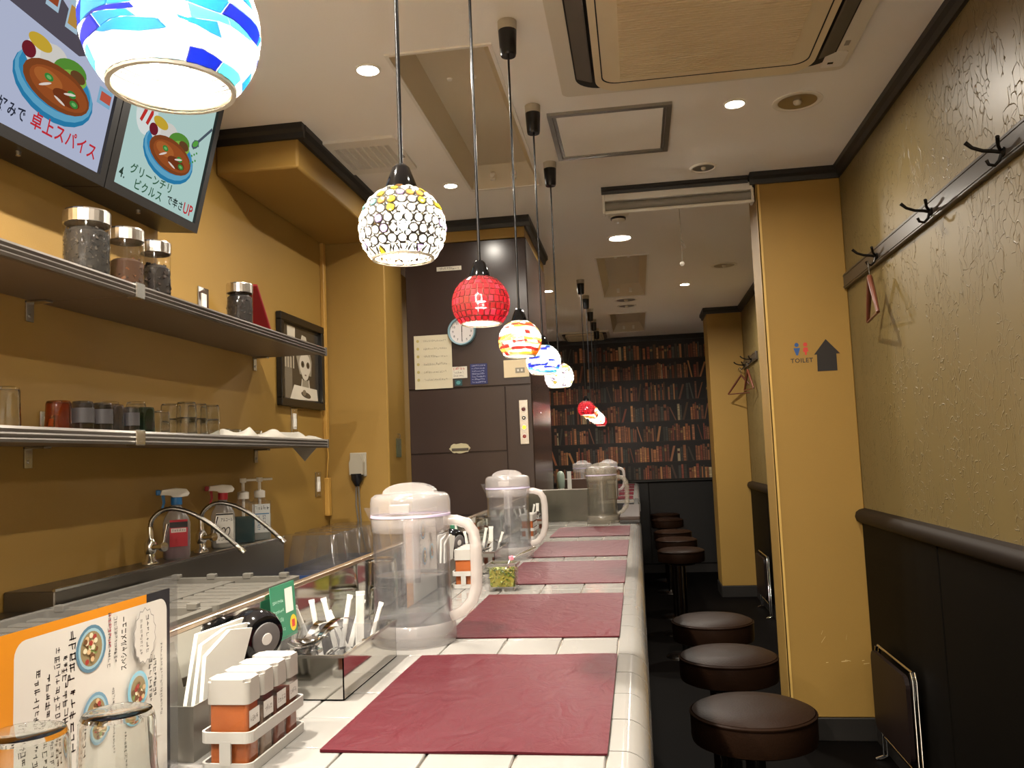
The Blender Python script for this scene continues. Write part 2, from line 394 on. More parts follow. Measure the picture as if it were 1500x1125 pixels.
for zs, zt in zip(shelfz, top):
    x = X0b; H = zt - zs - .03
    while x < X1b - .05:
        k = rb.random(); wd = rb.uniform(.016, .036); h = H * rb.uniform(.68, .97); c = rb.choice(cols)
        if k < .06: x += rb.uniform(.01, .03); continue
        if k < .085: c = (.79, .71, .55)
        if k > .93:       # leaning book
            lean = rb.choice((-1, 1)) * rb.uniform(.03, .06)
            xa = x + max(0, -lean); p.layer = l0 + 1
            p.poly([(xa, zs), (xa + wd * .7, zs), (xa + wd * .7 + lean, zs + h), (xa + lean, zs + h)], c, False); x += wd + abs(lean) + .006; continue
        p.layer = l0 + 1; p.rect(x, x + wd - .0025, zs, zs + h, c, False)
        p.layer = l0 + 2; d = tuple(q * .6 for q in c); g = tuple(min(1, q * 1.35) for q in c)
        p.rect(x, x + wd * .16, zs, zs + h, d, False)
        if rb.random() < .6:
            for fb in sorted(rb.sample((.12, .25, .4, .62, .78, .9), 3)): p.rect(x + .002, x + wd - .005, zs + h * fb, zs + h * fb + .005, g if rb.random() < .7 else d, False)
        elif rb.random() < .6: p.rect(x + .002, x + wd - .005, zs + h * .62, zs + h * .8, rb.choice(('#1a1512', '#5a2018', '#a5844e')), False)
        x += wd
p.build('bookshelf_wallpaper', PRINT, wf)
for i, xx in enumerate([-1.5, -.7, .1, .9]):
    if i < 3: obj('dado_panel', bx(B(), xx + .003, xx + .797, YF - .02, YF - .004, .1, .99, .004, 1), mat('far_dado', '#14110f', .5), wf)
struct('trim_18', bx(B(), -1.5, XR, YF - .05, YF, .985, 1.015, .01, 2), BLACKTRIM)
# recessed (unlit) lamp troughs in the ceiling
for k, (x0, x1, y0, y1) in enumerate(RECESS):
    t = thing('ceiling_lamp_trough', ['long empty white lamp trough sunk in the ceiling beside the pendant cords', 'unlit white lamp trough in the ceiling beyond the bright downlight', 'farthest unlit lamp trough in the ceiling, close to the bookshelf wall'][k], 'ceiling light', ((x0+x1)/2, (y0+y1)/2, ZC), group='unlit ceiling lamp troughs')
    hx, hy = (x1-x0)/2, (y1-y0)/2; d = .085
    bm = B(); s = .045
    o = [(-hx, -hy), (hx, -hy), (hx, hy), (-hx, hy)]; i_ = [(-hx+s, -hy+.012), (hx-s, -hy+.012), (hx-s, hy-.09), (-hx+s, hy-.09)]
    a = [bm.verts.new((*q, .0)) for q in o]; b = [bm.verts.new((*q, d)) for q in i_]
    for j in range(4): bm.faces.new((a[j], a[(j+1) % 4], b[(j+1) % 4], b[j]))
    bm.faces.new(b)
    obj('trough', bm, mat('trough_white', '#cdbfa4', .5), t, fix=False)
    bm = B(); ring_prism(bm, [(-hx-.012, -hy-.012), (hx+.012, -hy-.012), (hx+.012, hy+.012), (-hx-.012, hy+.012)], o, -.006, .004); obj('rim', bm, WHITEP, t)
    for sx in (-.05, .05):
        bm = B(); bx(bm, sx-.012, sx+.012, hy-.07, hy-.045, .02, .055, .003, 1); cyl(bm, (sx, hy-.085, .035), (sx, hy-.06, .035), .011, n=10); obj('lamp_socket', bm, WHITEP, t)
        bm = B(); lathe(bm, [(.0, d-.006), (.009, d-.006), (.011, d)], 10, (sx*.9, -hy*.45, 0)); obj('screw_cap', bm, WHITEP, t)
# ------------------------------------------------------------------ ceiling fittings
def downlight(x, y, r, label, on=True, watts=DOWN_W, spread=165):
    t = thing('downlight', label, 'ceiling light', (x, y, ZC), group='recessed round ceiling lights')
    bm = B(); lathe(bm, [(r*1.0, 0), (r*1.0, -.004), (r*.86, -.007), (r*.78, -.003), (r*.78, -.001)], 28); obj('trim_ring', bm, WHITEP, t)
    if on:
        bm = B(); lathe(bm, [(0, -.0035), (r*.78, -.0035)], 24); obj('lens', bm, emis('lamp_lens', WARM, 14.0), t, fix=False)
        ld = bpy.data.lights.new('downlight', 'AREA'); ld.shape = 'DISK'; ld.size = r * 1.3; ld.energy = watts; ld.color = WARM; ld.spread = math.radians(spread)
        lo = bpy.data.objects.new('light', ld); C.objects.link(lo); lo.parent = t; lo.location = (0, 0, -.009)
    else:
        bm = B(); lathe(bm, [(r*.78, -.003), (r*.55, .0), (r*.3, -.001), (0.0, -.0012)], 24); obj('reflector', bm, STEELB, t)
        bm = B(); lathe(bm, [(0, -.016), (r*.12, -.014), (r*.17, -.008), (r*.17, -.001)], 12); obj('bulb', bm, mat('unlit_bulb', '#cfc6b4', .3), t)
    return t
downlight(-.818, 2.604, .043, 'small lit downlight above the blue pendant side, left of the long trough', watts=DOWN_W * .9)
downlight(-.812, 3.833, .036, 'small lit downlight left of the far end of the long trough', watts=DOWN_W * .3)
downlight(.432, 3.184, .042, 'lit downlight between the ceiling hatch and the round speaker', watts=DOWN_W * .6)
downlight(-.038, 5.059, .078, 'brightest round ceiling light, just behind the smoke detector', watts=DOWN_W * 1.3)
downlight(-.63, 6.543, .043, 'small lit downlight peeking past the dumbwaiter cabinet edge')
downlight(.433, 6.642, .043, 'small lit downlight in the aisle ceiling near the far pillar')
downlight(.432, 1.2, .042, 'added unseen downlight over the aisle stools, above the photographer', watts=DOWN_W * .6); downlight(-.818, 1.0, .043, 'added unseen downlight over the sink, above the menu screens', watts=DOWN_W * 3); downlight(-1.15, .35, .043, 'added unseen downlight close to the kitchen wall, above the near worktop', watts=DOWN_W * 2)  # downlights added out of view for more light on room and kitchen wall
downlight(-.2, -1.2, .042, 'added unseen downlight over the entrance behind the photographer'); downlight(.43, -.8, .042, 'added unseen aisle downlight behind the photographer'); downlight(-.818, -.6, .043, 'added unseen kitchen downlight behind the photographer', watts=DOWN_W * 2)  # more downlights added behind the camera to raise the ambient light
downlight(.668, 3.223, .092, 'large unlit round ceiling light close to the right wall cornice', False)
downlight(.369, 3.894, .063, 'small unlit round ceiling light in front of the roller blind', False)
downlight(.676, 6.05, .092, 'unlit round ceiling light in the aisle behind the near pillar', False)
downlight(-.03, 7.155, .1, 'wide unlit round ceiling disc between the two far troughs', False)
downlight(-.028, 7.45, .085, 'unlit round ceiling light right before the farthest trough', False)
# access hatch
t = thing('ceiling_hatch', 'square ceiling access hatch with aluminium frame beside the air conditioner', 'hatch', (-.04, 3.36, ZC))
sq = lambda h: [(-h, -h*1.06), (h, -h*1.06), (h, h*1.06), (-h, h*1.06)]
obj('frame', ring_prism(B(), sq(.236), sq(.217), -.012, .002), STEELB, t); obj('inner_frame', ring_prism(B(), sq(.214), sq(.205), -.008, .002), STEELB, t)
obj('panel', bx(B(), -.204, .204, -.217, .217, -.006, .001), CEIL, t)
# square ventilation grille
t = thing('ceiling_vent', 'square white ventilation grille in the ceiling beside the soffit', 'vent', (-1.06, 3.36, ZC))
obj('frame', ring_prism(B(), rrect(-.16, .16, -.19, .19, .01), rrect(-.12, .12, -.12, .13, .004), -.012, .001), WHITEP, t)
obj('back_plate', bx(B(), -.12, .12, -.12, .13, -.001, .0005), mat('vent_dark', (.06, .05, .045), .9), t)
for i in range(9): obj('slat', bx(B(), -.122 + i*.0305, -.115 + i*.0305, -.12, .13, -.011, -.002), WHITEP, t)
obj('mesh_bars', (lambda b: [bx(b, -.12, .12, -.115 + j*.0125, -.112 + j*.0125, -.009, -.004) for j in range(20)] and b)(B()), WHITEP, t)
obj('tab', bx(B(), .128, .15, .0, .03, -.015, -.011, .002, 1), mat('tab_grey', '#8c8478', .5), t)
# smoke detector
t = thing('smoke_detector', 'white dome smoke detector on the ceiling in front of the bright light', 'detector', (-.038, 4.56, ZC))
obj('base', lathe(B(), [(0, -.012), (.055, -.012), (.06, 0)], 24), WHITEP, t); obj('dome', lathe(B(), [(0, -.045), (.025, -.044), (.036, -.034), (.04, -.012)], 20), WHITEP, t)
obj('slot', lathe(B(), [(.0385, -.03), (.0405, -.03), (.042, -.02), (.0405, -.018)], 20), BLACKP, t)
# roller blind under the beam line
t = thing('roller_blind', 'rolled-up white and grey roller blind under the ceiling beside the pillar', 'blind', (.255, 4.12, ZC))
obj('rail', bx(B(), -.36, .36, -.03, .035, -.062, -.002, .003, 1), WHITEP, t)
obj('roller', lathe(B(), [(.0, -.35), (.024, -.35), (.024, .35), (0, .35)], 16, (0, 0, -.088), axis='x'), mat('blind_grey', '#8f8a82', .8), t)
obj('bottom_bar', bx(B(), -.352, .352, -.032, -.012, -.128, -.112, .004, 1), WHITEP, t)
for sx in (-.362, .35): obj('bracket', bx(B(), sx, sx + .012, -.035, .035, -.125, -.0, .003, 1), WHITEP, t)
t2 = thing('pull_cord', 'thin blind pull cord with a white ball end hanging under the roller blind', 'cord', (.262, 4.1, 2.215))
obj('cord', tube(B(), [(0, 0, .275), (.002, 0, .15), (0, 0, .0)], .0015, 6), mat('cord_grey', '#8d8373', .8), t2)
obj('ball', lathe(B(), [(0, -.012), (.008, -.009), (.012, 0), (.008, .009), (0, .012)], 14), WHITEP, t2)
obj('loop', tube(B(), [(.0, 0, .12), (.01, 0, .105), (.02, 0, .08), (.014, 0, .075), (.004, 0, .095), (0, 0, .118)], .0013, 6), mat('cord_grey', '#8d8373', .8), t2)
# ceiling cassette air conditioner
def cassette(label, loc, sc, detail=True):
    t = thing('air_conditioner', label, 'air conditioner', loc); t.scale = (sc, sc, 1)
    obj('outer_panel', prism(B(), rrect(-.485, .485, -.485, .485, .03), -.014, .0), mat('ac_white', '#d9d0bf', .5), t)
    obj('slot_well', prism(B(), rrect(-.43, .43, -.43, .43, .09, 8), -.0165, -.012), mat('ac_slot_dark', '#1b1815', .7), t)
    obj('front_panel', prism(B(), rrect(-.362, .362, -.425, .425, .09, 8), -.036, -.014), CREAMP, t)
    g = .31
    obj('groove', ring_prism(B(), rrect(-.34, .34, -.36, .36, .05, 6), rrect(-.336, .336, -.356, .356, .05, 6), -.0372, -.035), mat('ac_slot_dark', '#1b1815', .7), t)
    obj('grille_bed', bx(B(), -.277, .277, -.33, .33, -.0368, -.034), mat('ac_bed', '#8d8168', .7), t)
    bm = B()
    for i in range(48): bx(bm, -.277, .277, -.328 + i*.01375, -.328 + i*.01375 + .0075, -.0405, -.0366)
    obj('grille_slats', bm, CREAMP, t)
    for s in (-1, 1):
        bm = B(); prism(bm, [(s*.372, -.034), (s*.378, -.034), (s*.425, -.018), (s*.42, -.0165)], -.34, .34, 'y'); obj('flap', bm, mat('ac_flap', '#5c554b', .5), t)
    if detail:
        obj('receiver', prism(B(), rrect(.40, .47, .34, .45, .01), -.0175, -.014), WHITEP, t); obj('receiver_window', bx(B(), .418, .436, .41, .422, -.019, -.017), BLACKP, t)
        obj('badge', bx(B(), .445, .46, .27, .30, -.016, -.014), mat('tab_grey', '#8c8478', .5), t)
    return t
cassette('big cream ceiling cassette air conditioner with slatted grille over the aisle', (.285, 2.465, ZC), 1.0)
cassette('far ceiling air conditioner above the second row of pendants', (-.50, 9.12, ZC), .55, False)
# ------------------------------------------------------------------ pendant lamps
def sph(R, th, ph): return Vector((R * math.sin(th) * math.cos(ph), R * math.sin(th) * math.sin(ph), R * math.cos(th)))
TH0, TH1 = math.radians(17), math.radians(136)
def cells(kind, rnd):
    """(theta0, theta1, phi0, phi1, shape, colour) of every glass piece of a shade"""
    out = []
    if kind == 'dots':
        rows = 9
        for i in range(rows):
            a = TH0 + (TH1 - TH0) * i / rows; b = TH0 + (TH1 - TH0) * (i + 1) / rows; m = math.sin((a + b) / 2)
            n = max(8, round(2 * PI * m / (b - a) * (1.0 if i < rows - 1 else 1.3)))
            for k in range(n):
                o = (i % 2) * .5
                sh = 'tri' if i == rows - 1 else ('tri' if (i in (1, 4) and k % 5 == 0) else ('dia' if (i == 6 and k % 4 == 0) else 'dot'))
                c = rnd.choice(('clear',) * 5 + ('yellow',) * 3 + ('lilac', 'aqua', 'amber')) if i < 4 else ('clear' if rnd.random() < .88 else rnd.choice(('lilac', 'yellow')))
                out.append((a, b, 2*PI*(k+o)/n, 2*PI*(k+o+1)/n, sh + ('d' if sh == 'tri' and k % 2 else ''), c))
    elif kind == 'red':
        rows = 9
        for i in range(rows):
            a = TH0 + (TH1 - TH0) * i / rows; b = TH0 + (TH1 - TH0) * (i + 1) / rows; n = max(10, round(30 * math.sin((a + b) / 2)))
            for k in range(n):
                o = (i % 2) * .5; out.append((a, b, 2*PI*(k+o)/n, 2*PI*(k+o+1)/n, 'rect', rnd.choice(('red', 'red', 'red', 'ruby', 'rose'))))
    else:
        rows = 15; pal = {'blue': ('white',) * 6 + ('cobalt', 'cobalt', 'sky', 'sky', 'aquab', 'ice'), 'orange': ('white',) * 4 + ('orange', 'orange', 'scarlet', 'scarlet', 'gold', 'ambr')}[kind]
        hs = [rnd.uniform(.5, 1.5) for _ in range(rows)]; tot = sum(hs); acc = 0
        for i in range(rows):
            a = TH0 + (TH1 - TH0) * acc / tot; acc += hs[i]; b = TH0 + (TH1 - TH0) * acc / tot; ph = rnd.uniform(0, 6); e = ph + 2 * PI
            while ph < e - .01:
                d = min(rnd.uniform(.25, .95), e - ph)
                if e - ph - d < .2: d = e - ph
                out.append((a, b, ph, ph + d, 'shard', rnd.choice(pal))); ph += d
    return out
GL = {'clear': (.055, .054, .05), 'yellow': (.021, .0145, .0006), 'lilac': (.014, .010, .019), 'aqua': (.0055, .013, .013), 'amber': (.019, .008, .0012),
      'red': (.0075, .00003, .0002), 'ruby': (.005, .00002, .0001), 'rose': (.009, .0003, .0007),
      'white': (.05, .05, .049), 'cobalt': (.0001, .0004, .010), 'sky': (.0004, .006, .015), 'aquab': (.002, .013, .016), 'ice': (.013, .02, .022),
      'orange': (.013, .0026, .0001), 'scarlet': (.009, .0003, .0002), 'gold': (.015, .0088, .0006), 'ambr': (.018, .0125, .0035)}
SHAPES = {'dot': [(.78 * math.cos(2*PI*i/12), .78 * math.sin(2*PI*i/12)) for i in range(12)],
          'tri': [(-.8, -.8), (0, -.8), (.8, -.8), (.4, 0), (0, .82), (-.4, 0)], 'trid': [(-.8, .8), (-.4, 0), (0, -.82), (.4, 0), (.8, .8), (0, .8)],
          'dia': [(0, -.9), (.4, -.45), (.8, 0), (.4, .45), (0, .9), (-.4, .45), (-.8, 0), (-.4, -.45)]}
def border(x, y):
    m = max(abs(x), abs(y)); return (x / m, y / m) if m > 1e-6 else (1, 0)
def shade(t, kind, R, rnd, joined=False):
    grout = B(); alljoin = {}; pieces = []
    for (a, b, p0, p1, sh, c) in cells(kind, rnd):
        M = lambda x, y, r=R: sph(r, (a + b) / 2 - y * (b - a) / 2, (p0 + p1) / 2 + x * (p1 - p0) / 2)
        if sh == 'shard':     # fused streaks: wavy upper and lower edges, slanting ends
            wv = lambda t_, f_: (.03 * math.sin(3 * f_ + 40 * t_) + .018 * math.sin(8 * f_ + 90 * t_)) * min(1, 6 * (t_ - TH0), 6 * (TH1 - t_))
            def M(x, y, r=R, a=a, b=b, p0=p0, p1=p1):
                f_ = (p0 + p1) / 2 + x * (p1 - p0) / 2 + y * .06 * math.sin(57 * a); ta, tb = a + wv(a, f_), b + wv(b, f_)
                return sph(r, (ta + tb) / 2 - y * (tb - ta) / 2, f_)
        if sh in SHAPES: hole = SHAPES[sh]; nn = len(hole)
        else:
            g = .035 if sh == 'shard' else .13
            gx = min(.3, g * (b - a) / ((p1 - p0) * math.sin((a + b) / 2) + 1e-6) * 1.3); k = max(2, math.ceil((p1 - p0) / .2)); gy = g
            xs = [-1 + 2 * i / k for i in range(k + 1)]
            hole = [(x * (1 - gx), -1 + gy) for x in xs] + [(x * (1 - gx), 1 - gy) for x in reversed(xs)]; nn = len(hole)
        if sh in SHAPES: outer = [border(*h) for h in hole]
        else: outer = [(x / (1 - gx), -1) for x, y in hole[:k+1]] + [(x / (1 - gx), 1) for x, y in hole[k+1:]]
        A = [grout.verts.new(M(*q, R * .996)) for q in outer]; D = [grout.verts.new(M(*q, R * .996)) for q in hole]
        for i in range(nn): grout.faces.new((A[i], A[(i+1) % nn], D[(i+1) % nn], D[i]))
        bm = alljoin.setdefault(c, B()) if joined else B()
        V0 = [bm.verts.new(M(*q, R * .994)) for q in hole]; V1 = [bm.verts.new(M(q[0] * .93, q[1] * .93, R * (1.008 if sh == 'shard' else 1.02))) for q in hole]
        for i in range(nn): bm.faces.new((V0[i], V0[(i+1) % nn], V1[(i+1) % nn], V1[i])).smooth = False
        if sh in SHAPES:
            cv = bm.verts.new(M(0, 0, R * 1.03))
            for i in range(nn): bm.faces.new((V1[i], V1[(i+1) % nn], cv)).smooth = True
        else:
            kk = nn // 2
            for i in range(kk - 1): bm.faces.new((V1[i], V1[i+1], V1[nn-2-i], V1[nn-1-i])).smooth = True
        if not joined: pieces.append(obj('glass_piece', bm, stained('stained_' + c, GL[c]), t, fix=False))
    if joined:
        for c, bm in alljoin.items(): obj('glass_mosaic', bm, stained('stained_' + c, GL[c]), t, fix=False, kind='stuff')
    gm = {'dots': ('#2a261e', .9), 'red': ('#5a3028', .8), 'blue': ('#2a3c66', .5), 'orange': ('#7a3a1c', .5)}[kind]
    bmesh.ops.remove_doubles(grout, verts=grout.verts, dist=1e-5)
    gs = obj('grout_shell', grout, mat('lamp_grout_' + kind, gm[0], gm[1]) if kind in ('dots', 'red') else stained('stained_seam', (.025, .025, .025)), t)
    for o_ in pieces: o_.parent = gs
    for th in (TH0, TH1):
        q = R * math.sin(th); z = R * math.cos(th)
        obj('rim', lathe(B(), [(q - .002, z - .0015), (q + .0015, z - .0015), (q + .0015, z + .0015), (q - .002, z + .0015)], 28), mat('lamp_rim', '#cfc8b8', .4), t)
def pendant(kind, x, y, z, label, seed, joined=False, R=.062):
    t = thing('pendant_lamp', label, 'pendant lamp', (x, y, z), group='round glass pendants in a row over the counter')
    shade(t, kind, R, random.Random(seed), joined)
    h = ZC - z
    obj('socket_cap', lathe(B(), [(.0, R + .033), (.008, R + .033), (.013, R + .028), (.024, R - .002), (.025, R - .008), (.022, R - .008)], 18), BLACKG, t)
    obj('cord', cyl(B(), (0, 0, R + .03), (0, 0, h - .03), .0033, n=8), BLACKP, t)
    cn = obj('canopy', lathe(B(), [(0, h - .108), (.022, h - .108), (.0245, h - .1), (.028, h - .03), (.0, h - .03)], 20), BLACKP, t)
    obj('canopy_collar', lathe(B(), [(.0, h - .03), (.028, h - .03), (.029, h - .001), (0, h - .001)], 20), mat('collar_grey', '#a8a090', .6), cn)
    bg = obj('bulb_glass', lathe(B(), [(0, -.024), (.012, -.022), (.021, -.012), (.0235, .0), (.019, .014), (.012, .024), (.011, .032)], 16), thin('bulb_envelope', (.99, .99, .99), .0), t)
    for k in range(4): bm = B(); ca, sa = math.cos(k * PI / 2 + .4), math.sin(k * PI / 2 + .4); lathe(bm, [(0, -.020), (.0026, -.019), (.0026, .017), (0, .018)], 8, (.0085 * ca, .0085 * sa, .008)); obj('filament', bm, emis('bulb_light', WARM, BULB_E), bg, fix=False)
    obj('bulb_neck', lathe(B(), [(.011, .026), (.013, .03), (.013, .058)], 12), WHITEP, bg)
    return t
LX, LZ = -.32, 1.648
pendant('dots', LX, -.07, LZ, 'added unseen dotted mosaic pendant just behind the photographer', 61, True); pendant('orange', LX, -.69, LZ, 'added unseen orange streaked pendant second behind the photographer', 62, True); pendant('blue', LX, -1.31, LZ, 'added unseen blue streaked pendant third behind the photographer', 63, True)  # unseen pendants, added to carry on the row and lift the ambient light
pendant('blue', LX, .55, 1.632, 'large nearest pendant with blue and white streaked glass globe', 11)
pendant('dots', LX, 1.165, LZ, 'mosaic glass pendant of round clear and yellow pieces, second from the camera', 5)
pendant('red', LX, 1.785, LZ, 'red mosaic glass pendant, third from the camera', 8)
pendant('orange', LX, 2.405, LZ, 'orange and red streaked glass pendant, fourth from the camera', 21)
pendant('blue', LX, 3.026, 1.656, 'small light blue streaked pendant, fifth from the camera', 33)
pendant('dots', LX, 3.647, 1.656, 'white dotted mosaic pendant, sixth and last of the near row', 6, True)
for k, (kd, yy, lb) in enumerate((('red', 6.21, 'red mosaic pendant, first of the far row before the bookshelf wall'), ('orange', 6.85, 'second pendant of the far row, orange streaks, half hidden by the red one'), ('blue', 7.5, 'third pendant of the far row, pale blue streaks'), ('dots', 8.1, 'fourth pendant of the far row, white dots'), ('red', 8.7, 'last red pendant of the far row, nearest the bookshelf wall'))):
    pendant(kd, -.355, yy, 1.652, lb, 40 + k, True)
# ------------------------------------------------------------------ lit menu screens
def screen(y0, y1, label, draw):
    H = .47; tl = math.radians(13.56)
    t = thing('menu_screen', label, 'screen', (-1.43, y0, 2.103), group='backlit menu screens on the kitchen wall'); W = y1 - y0
    cx, cz = math.sin(tl), math.cos(tl)      # up direction of the tilted face
    # housing: quadrilateral side profile from the tilted face back to the wall
    F0 = (0, 0); F1 = (H * cx, H * cz)
    bm = B(); prism(bm, [F0, F1, (-.12, H * cz + .01), (-.12, .012)], .0, W - .004, 'y'); obj('housing', bm, mat('screen_black', '#171617', .4), t)
    u, v = Vector((0, 1, 0)), Vector((cx, 0, cz)); n = u.cross(v)
    for (a0, a1, b0, b1) in ((0, W - .004, 0, .028), (0, W - .004, H - .028, H), (0, .033, .028, H - .028), (W - .03, W - .004, .028, H - .028)):
        bm = B(); vs = []
        for off in (0.0005, .012):
            for a, b in ((a0, b0), (a1, b0), (a1, b1), (a0, b1)): vs.append(bm.verts.new(u * a + v * b + n * off))
        for f in ((0, 1, 2, 3), (4, 5, 6, 7), (0, 1, 5, 4), (1, 2, 6, 5), (2, 3, 7, 6), (3, 0, 4, 7)): bm.faces.new([vs[i] for i in f])
        obj('bezel', bm, mat('screen_black', '#171617', .4), t)
    obj('knob', lathe(B(), [(0, -.012), (.006, -.011), (.007, 0)], 12, (-.03, W * .45, .003)), STEELB, t)
    p = Print(n * .002, u, v, .00006); draw(p, W, H); p.build('lit_picture', LIT, t)
def dish(p, cx, cy, s, rot):
    c, d = math.cos(rot), math.sin(rot)
    E = lambda a, b, ra, rb, col, r=0, n=22: p.ell(cx + (a * c - b * d) * s, cy + (a * d + b * c) * s, ra * s, rb * s, col, True, n, rot + r)
    E(0, -.05, 1, .56, '#2f87b8'); E(0, .0, .97, .52, '#6bb4d8'); E(0, .05, .9, .45, '#3a93c4')
    E(-.35, .30, .5, .3, '#f2efe8'); E(-.15, .35, .35, .28, '#e6e2da')
    E(.25, .36, .42, .22, '#5f9a3c', .2); E(.35, .28, .35, .15, '#8fbf4e', .2); E(.45, .36, .2, .1, '#6d4a2c')
    E(-.75, .28, .16, .13, '#7a2430'); E(-.55, .5, .28, .12, '#d9b53c')
    E(.05, -.02, .84, .36, '#8a4a26'); E(.1, -.02, .74, .28, '#a4562a'); E(-.2, .03, .35, .14, '#b96a34'); E(.3, -.1, .35, .12, '#7a3c20')
    for a, b in ((-.2, .06), (.4, .02), (.5, -.12)): E(a, b, .11, .06, '#3f8f3f'); E(a, b, .06, .03, '#7ac070')
    for a, b, r in ((-.25, -.08, .5), (.15, -.2, -.2), (.35, .0, .3)): E(a, b, .15, .022, '#f3e6dc', r)
def draw1(p, W, H):
    p.rect(.033, W - .03, .028, H - .028, '#c3cbe6'); ox = -1.585
    p.poly([(1.62 + ox, .36), (1.64 + ox, .30), (1.90 + ox, .285), (1.93 + ox, .30), (1.90 + ox, .345), (1.70 + ox, .43), (1.62 + ox, .43)], '#5b5560')
    for k, c in enumerate(('#c65a4a', '#a4502e', '#c99a4a')):
        x = 1.68 + ox + k * .075; y = .365 - k * .018; p.rect(x, x + .045, y, y + .09, '#b8d4e6'); p.rect(x + .006, x + .039, y + .012, y + .06, c); p.rect(x - .003, x + .048, y + .075, y + .095, '#dce6ee')
    dish(p, 1.845 + ox, .182, .145, -.02)
    p.rect(1.995 + ox, 2.05 + ox, .205, .25, '#8fc0de'); p.rect(2.005 + ox, 2.048 + ox, .215, .24, '#d0604a')
    p.text('お好みで', 1.655 + ox, .055, .036, '#2c3140', w=.115); p.text('卓上スパイス', 1.79 + ox, .055, .044, '#d2303a', w=.245)
def draw2(p, W, H):
    p.rect(.033, W - .03, .028, H - .028, '#c2e2dc'); oy = -2.09
    p.ell(2.215 + oy, .262, .052, .062, '#eef6f2')
    for k in (0, 1): p.poly([(2.185 + oy + k*.03, .235), (2.197 + oy + k*.03, .232), (2.213 + oy + k*.03, .27), (2.208 + oy + k*.03, .30), (2.198 + oy + k*.03, .27)], '#cf3a34', k == 0)
    dish(p, 2.36 + oy, .192, .138, -.02)
    for k in range(10): p.rect(2.47 + oy + (k % 3) * .012, 2.478 + oy + (k % 3) * .012, .2 + (k * .0083), .206 + k * .0083, '#4c9a4a', k == 0)
    p.poly([(2.48 + oy, .275), (2.488 + oy, .27), (2.56 + oy, .345), (2.553 + oy, .352)], '#56626e'); p.ell(2.48 + oy, .268, .022, .013, '#56626e', rot=.6); p.ell(2.48 + oy, .27, .017, .009, '#62b04a', rot=.6)
    p.text('4.', 2.145 + oy, .052, .03, '#36473c', w=.028); p.text('グリーンチリ', 2.19 + oy, .078, .032, '#3f6b50', w=.215); p.text('ピクルス', 2.225 + oy, .04, .031, '#3f6b50', w=.14)
    p.text('で辛さ', 2.395 + oy, .045, .031, '#2d3a34', w=.088); p.text('UP', 2.49 + oy, .043, .036, '#d2303a', w=.055)
screen(1.585, 2.09, 'nearer backlit menu screen with curry dish and red lettering behind the blue lamp', draw1)
screen(2.09, 2.591, 'farther backlit menu screen with green chili pickles curry picture', draw2)
# ------------------------------------------------------------------ wall shelves
def shelf(zb, label):
    t = thing('wall_shelf', label, 'shelf', (-1.56, 1.2, zb)); Yend = 2.13
    for a, b in ((0, .80), (.803, Yend)):
        obj('shelf_board', bx(B(), .005, .285, a, b, .006, .03, .002, 1), [SHELFU], t)
        bm = B(); prism(bm, [(.283, .0), (.297, .0), (.302, .006), (.297, .011), (.302, .017), (.297, .022), (.301, .028), (.297, .034), (.283, .034)], a, b, 'y'); obj('front_edge', bm, SHELFM, t)
    obj('joint_clip', bx(B(), .275, .306, .782, .822, -.003, .037, .002, 1), STEEL, t); obj('end_cap', bx(B(), .28, .304, Yend, Yend + .012, -.001, .035, .002, 1), SHELFM, t)
    for yy in (.78, 2.1):
        bm = B(); bx(bm, .0, .006, yy - .014, yy + .014, -.05, .006, .001, 1); bx(bm, .0, .06, yy - .014, yy + .014, -.001, .0055, .001, 1); cyl(bm, (.005, yy, -.033), (.009, yy, -.033), .005, n=8); obj('bracket', bm, STEEL, t)
    return t
shelf(1.766, 'upper grey metal wall shelf holding the storage jars'); shelf(1.384, 'lower grey metal wall shelf holding the glasses and cloths')
ZS1, ZS2 = 1.797, 1.415
def jar(x, y, r, h, fillh, fillcol, label, chunky, fitted=True):
    t = thing('storage_jar', label, 'jar', (x, y, ZS1), group='lidded jars on the upper shelf')
    obj('glass_body', lathe(B(), [(0, .004), (r*.94, .004), (r, .01), (r, h - .034), (r*.97, h - .03), (r*.97, h - .022)], 28), CLEAR, t)
    obj('lid', lathe(B(), [(r*.96, h - .034), (r*1.02, h - .033), (r*1.02, h - .004), (r*.98, h), (0, h)], 28, smooth=False), mat('jar_lid_steel', '#cfcac2', .25, 1.0), t)
    rnd = random.Random(int(y * 100)); bm = B(); rr = r * .95
    lathe(bm, [(0, .007), (rr * .97, .007), (rr, .014), (rr, fillh * .9), (rr * .7, fillh), (0, fillh * 1.02)], 20, mi=0)
    nf = len(bm.faces)
    for i in range(chunky):
        a = rnd.uniform(0, 2 * PI); q = rr * rnd.uniform(.98, 1.02); s = rnd.uniform(.006, .013) if chunky < 200 else rnd.uniform(.004, .009); z = rnd.uniform(.012, fillh)
        if z > fillh * .85: q = rr * rnd.uniform(.2, .95)
        m_ = Matrix.Translation((q * math.cos(a) * .97, q * math.sin(a) * .97, z)) @ Matrix.Rotation(a, 4, 'Z') @ Matrix.Rotation(rnd.uniform(0, 6), 4, (1, rnd.uniform(-.3, .3), rnd.uniform(-.3, .3))) @ Matrix.Diagonal((s * .3, s, s * .55, 1))
        f0 = len(bm.faces); bmesh.ops.create_cube(bm, size=1.2, matrix=m_); bm.faces.ensure_lookup_table(); k_ = rnd.choice((0, 1, 1, 2))
        for f in bm.faces[f0:]: f.material_index = k_
    c2 = tuple(min(1, q * 1.7) for q in fillcol)
    obj('contents', bm, [mat('fill_%d' % int(y * 100), fillcol, .8), mat('fill_light_%d' % int(y * 100), c2, .8), mat('fill_dark_%d' % int(y * 100), tuple(c * .4 for c in c2), .8)], t, kind='stuff')
    return t
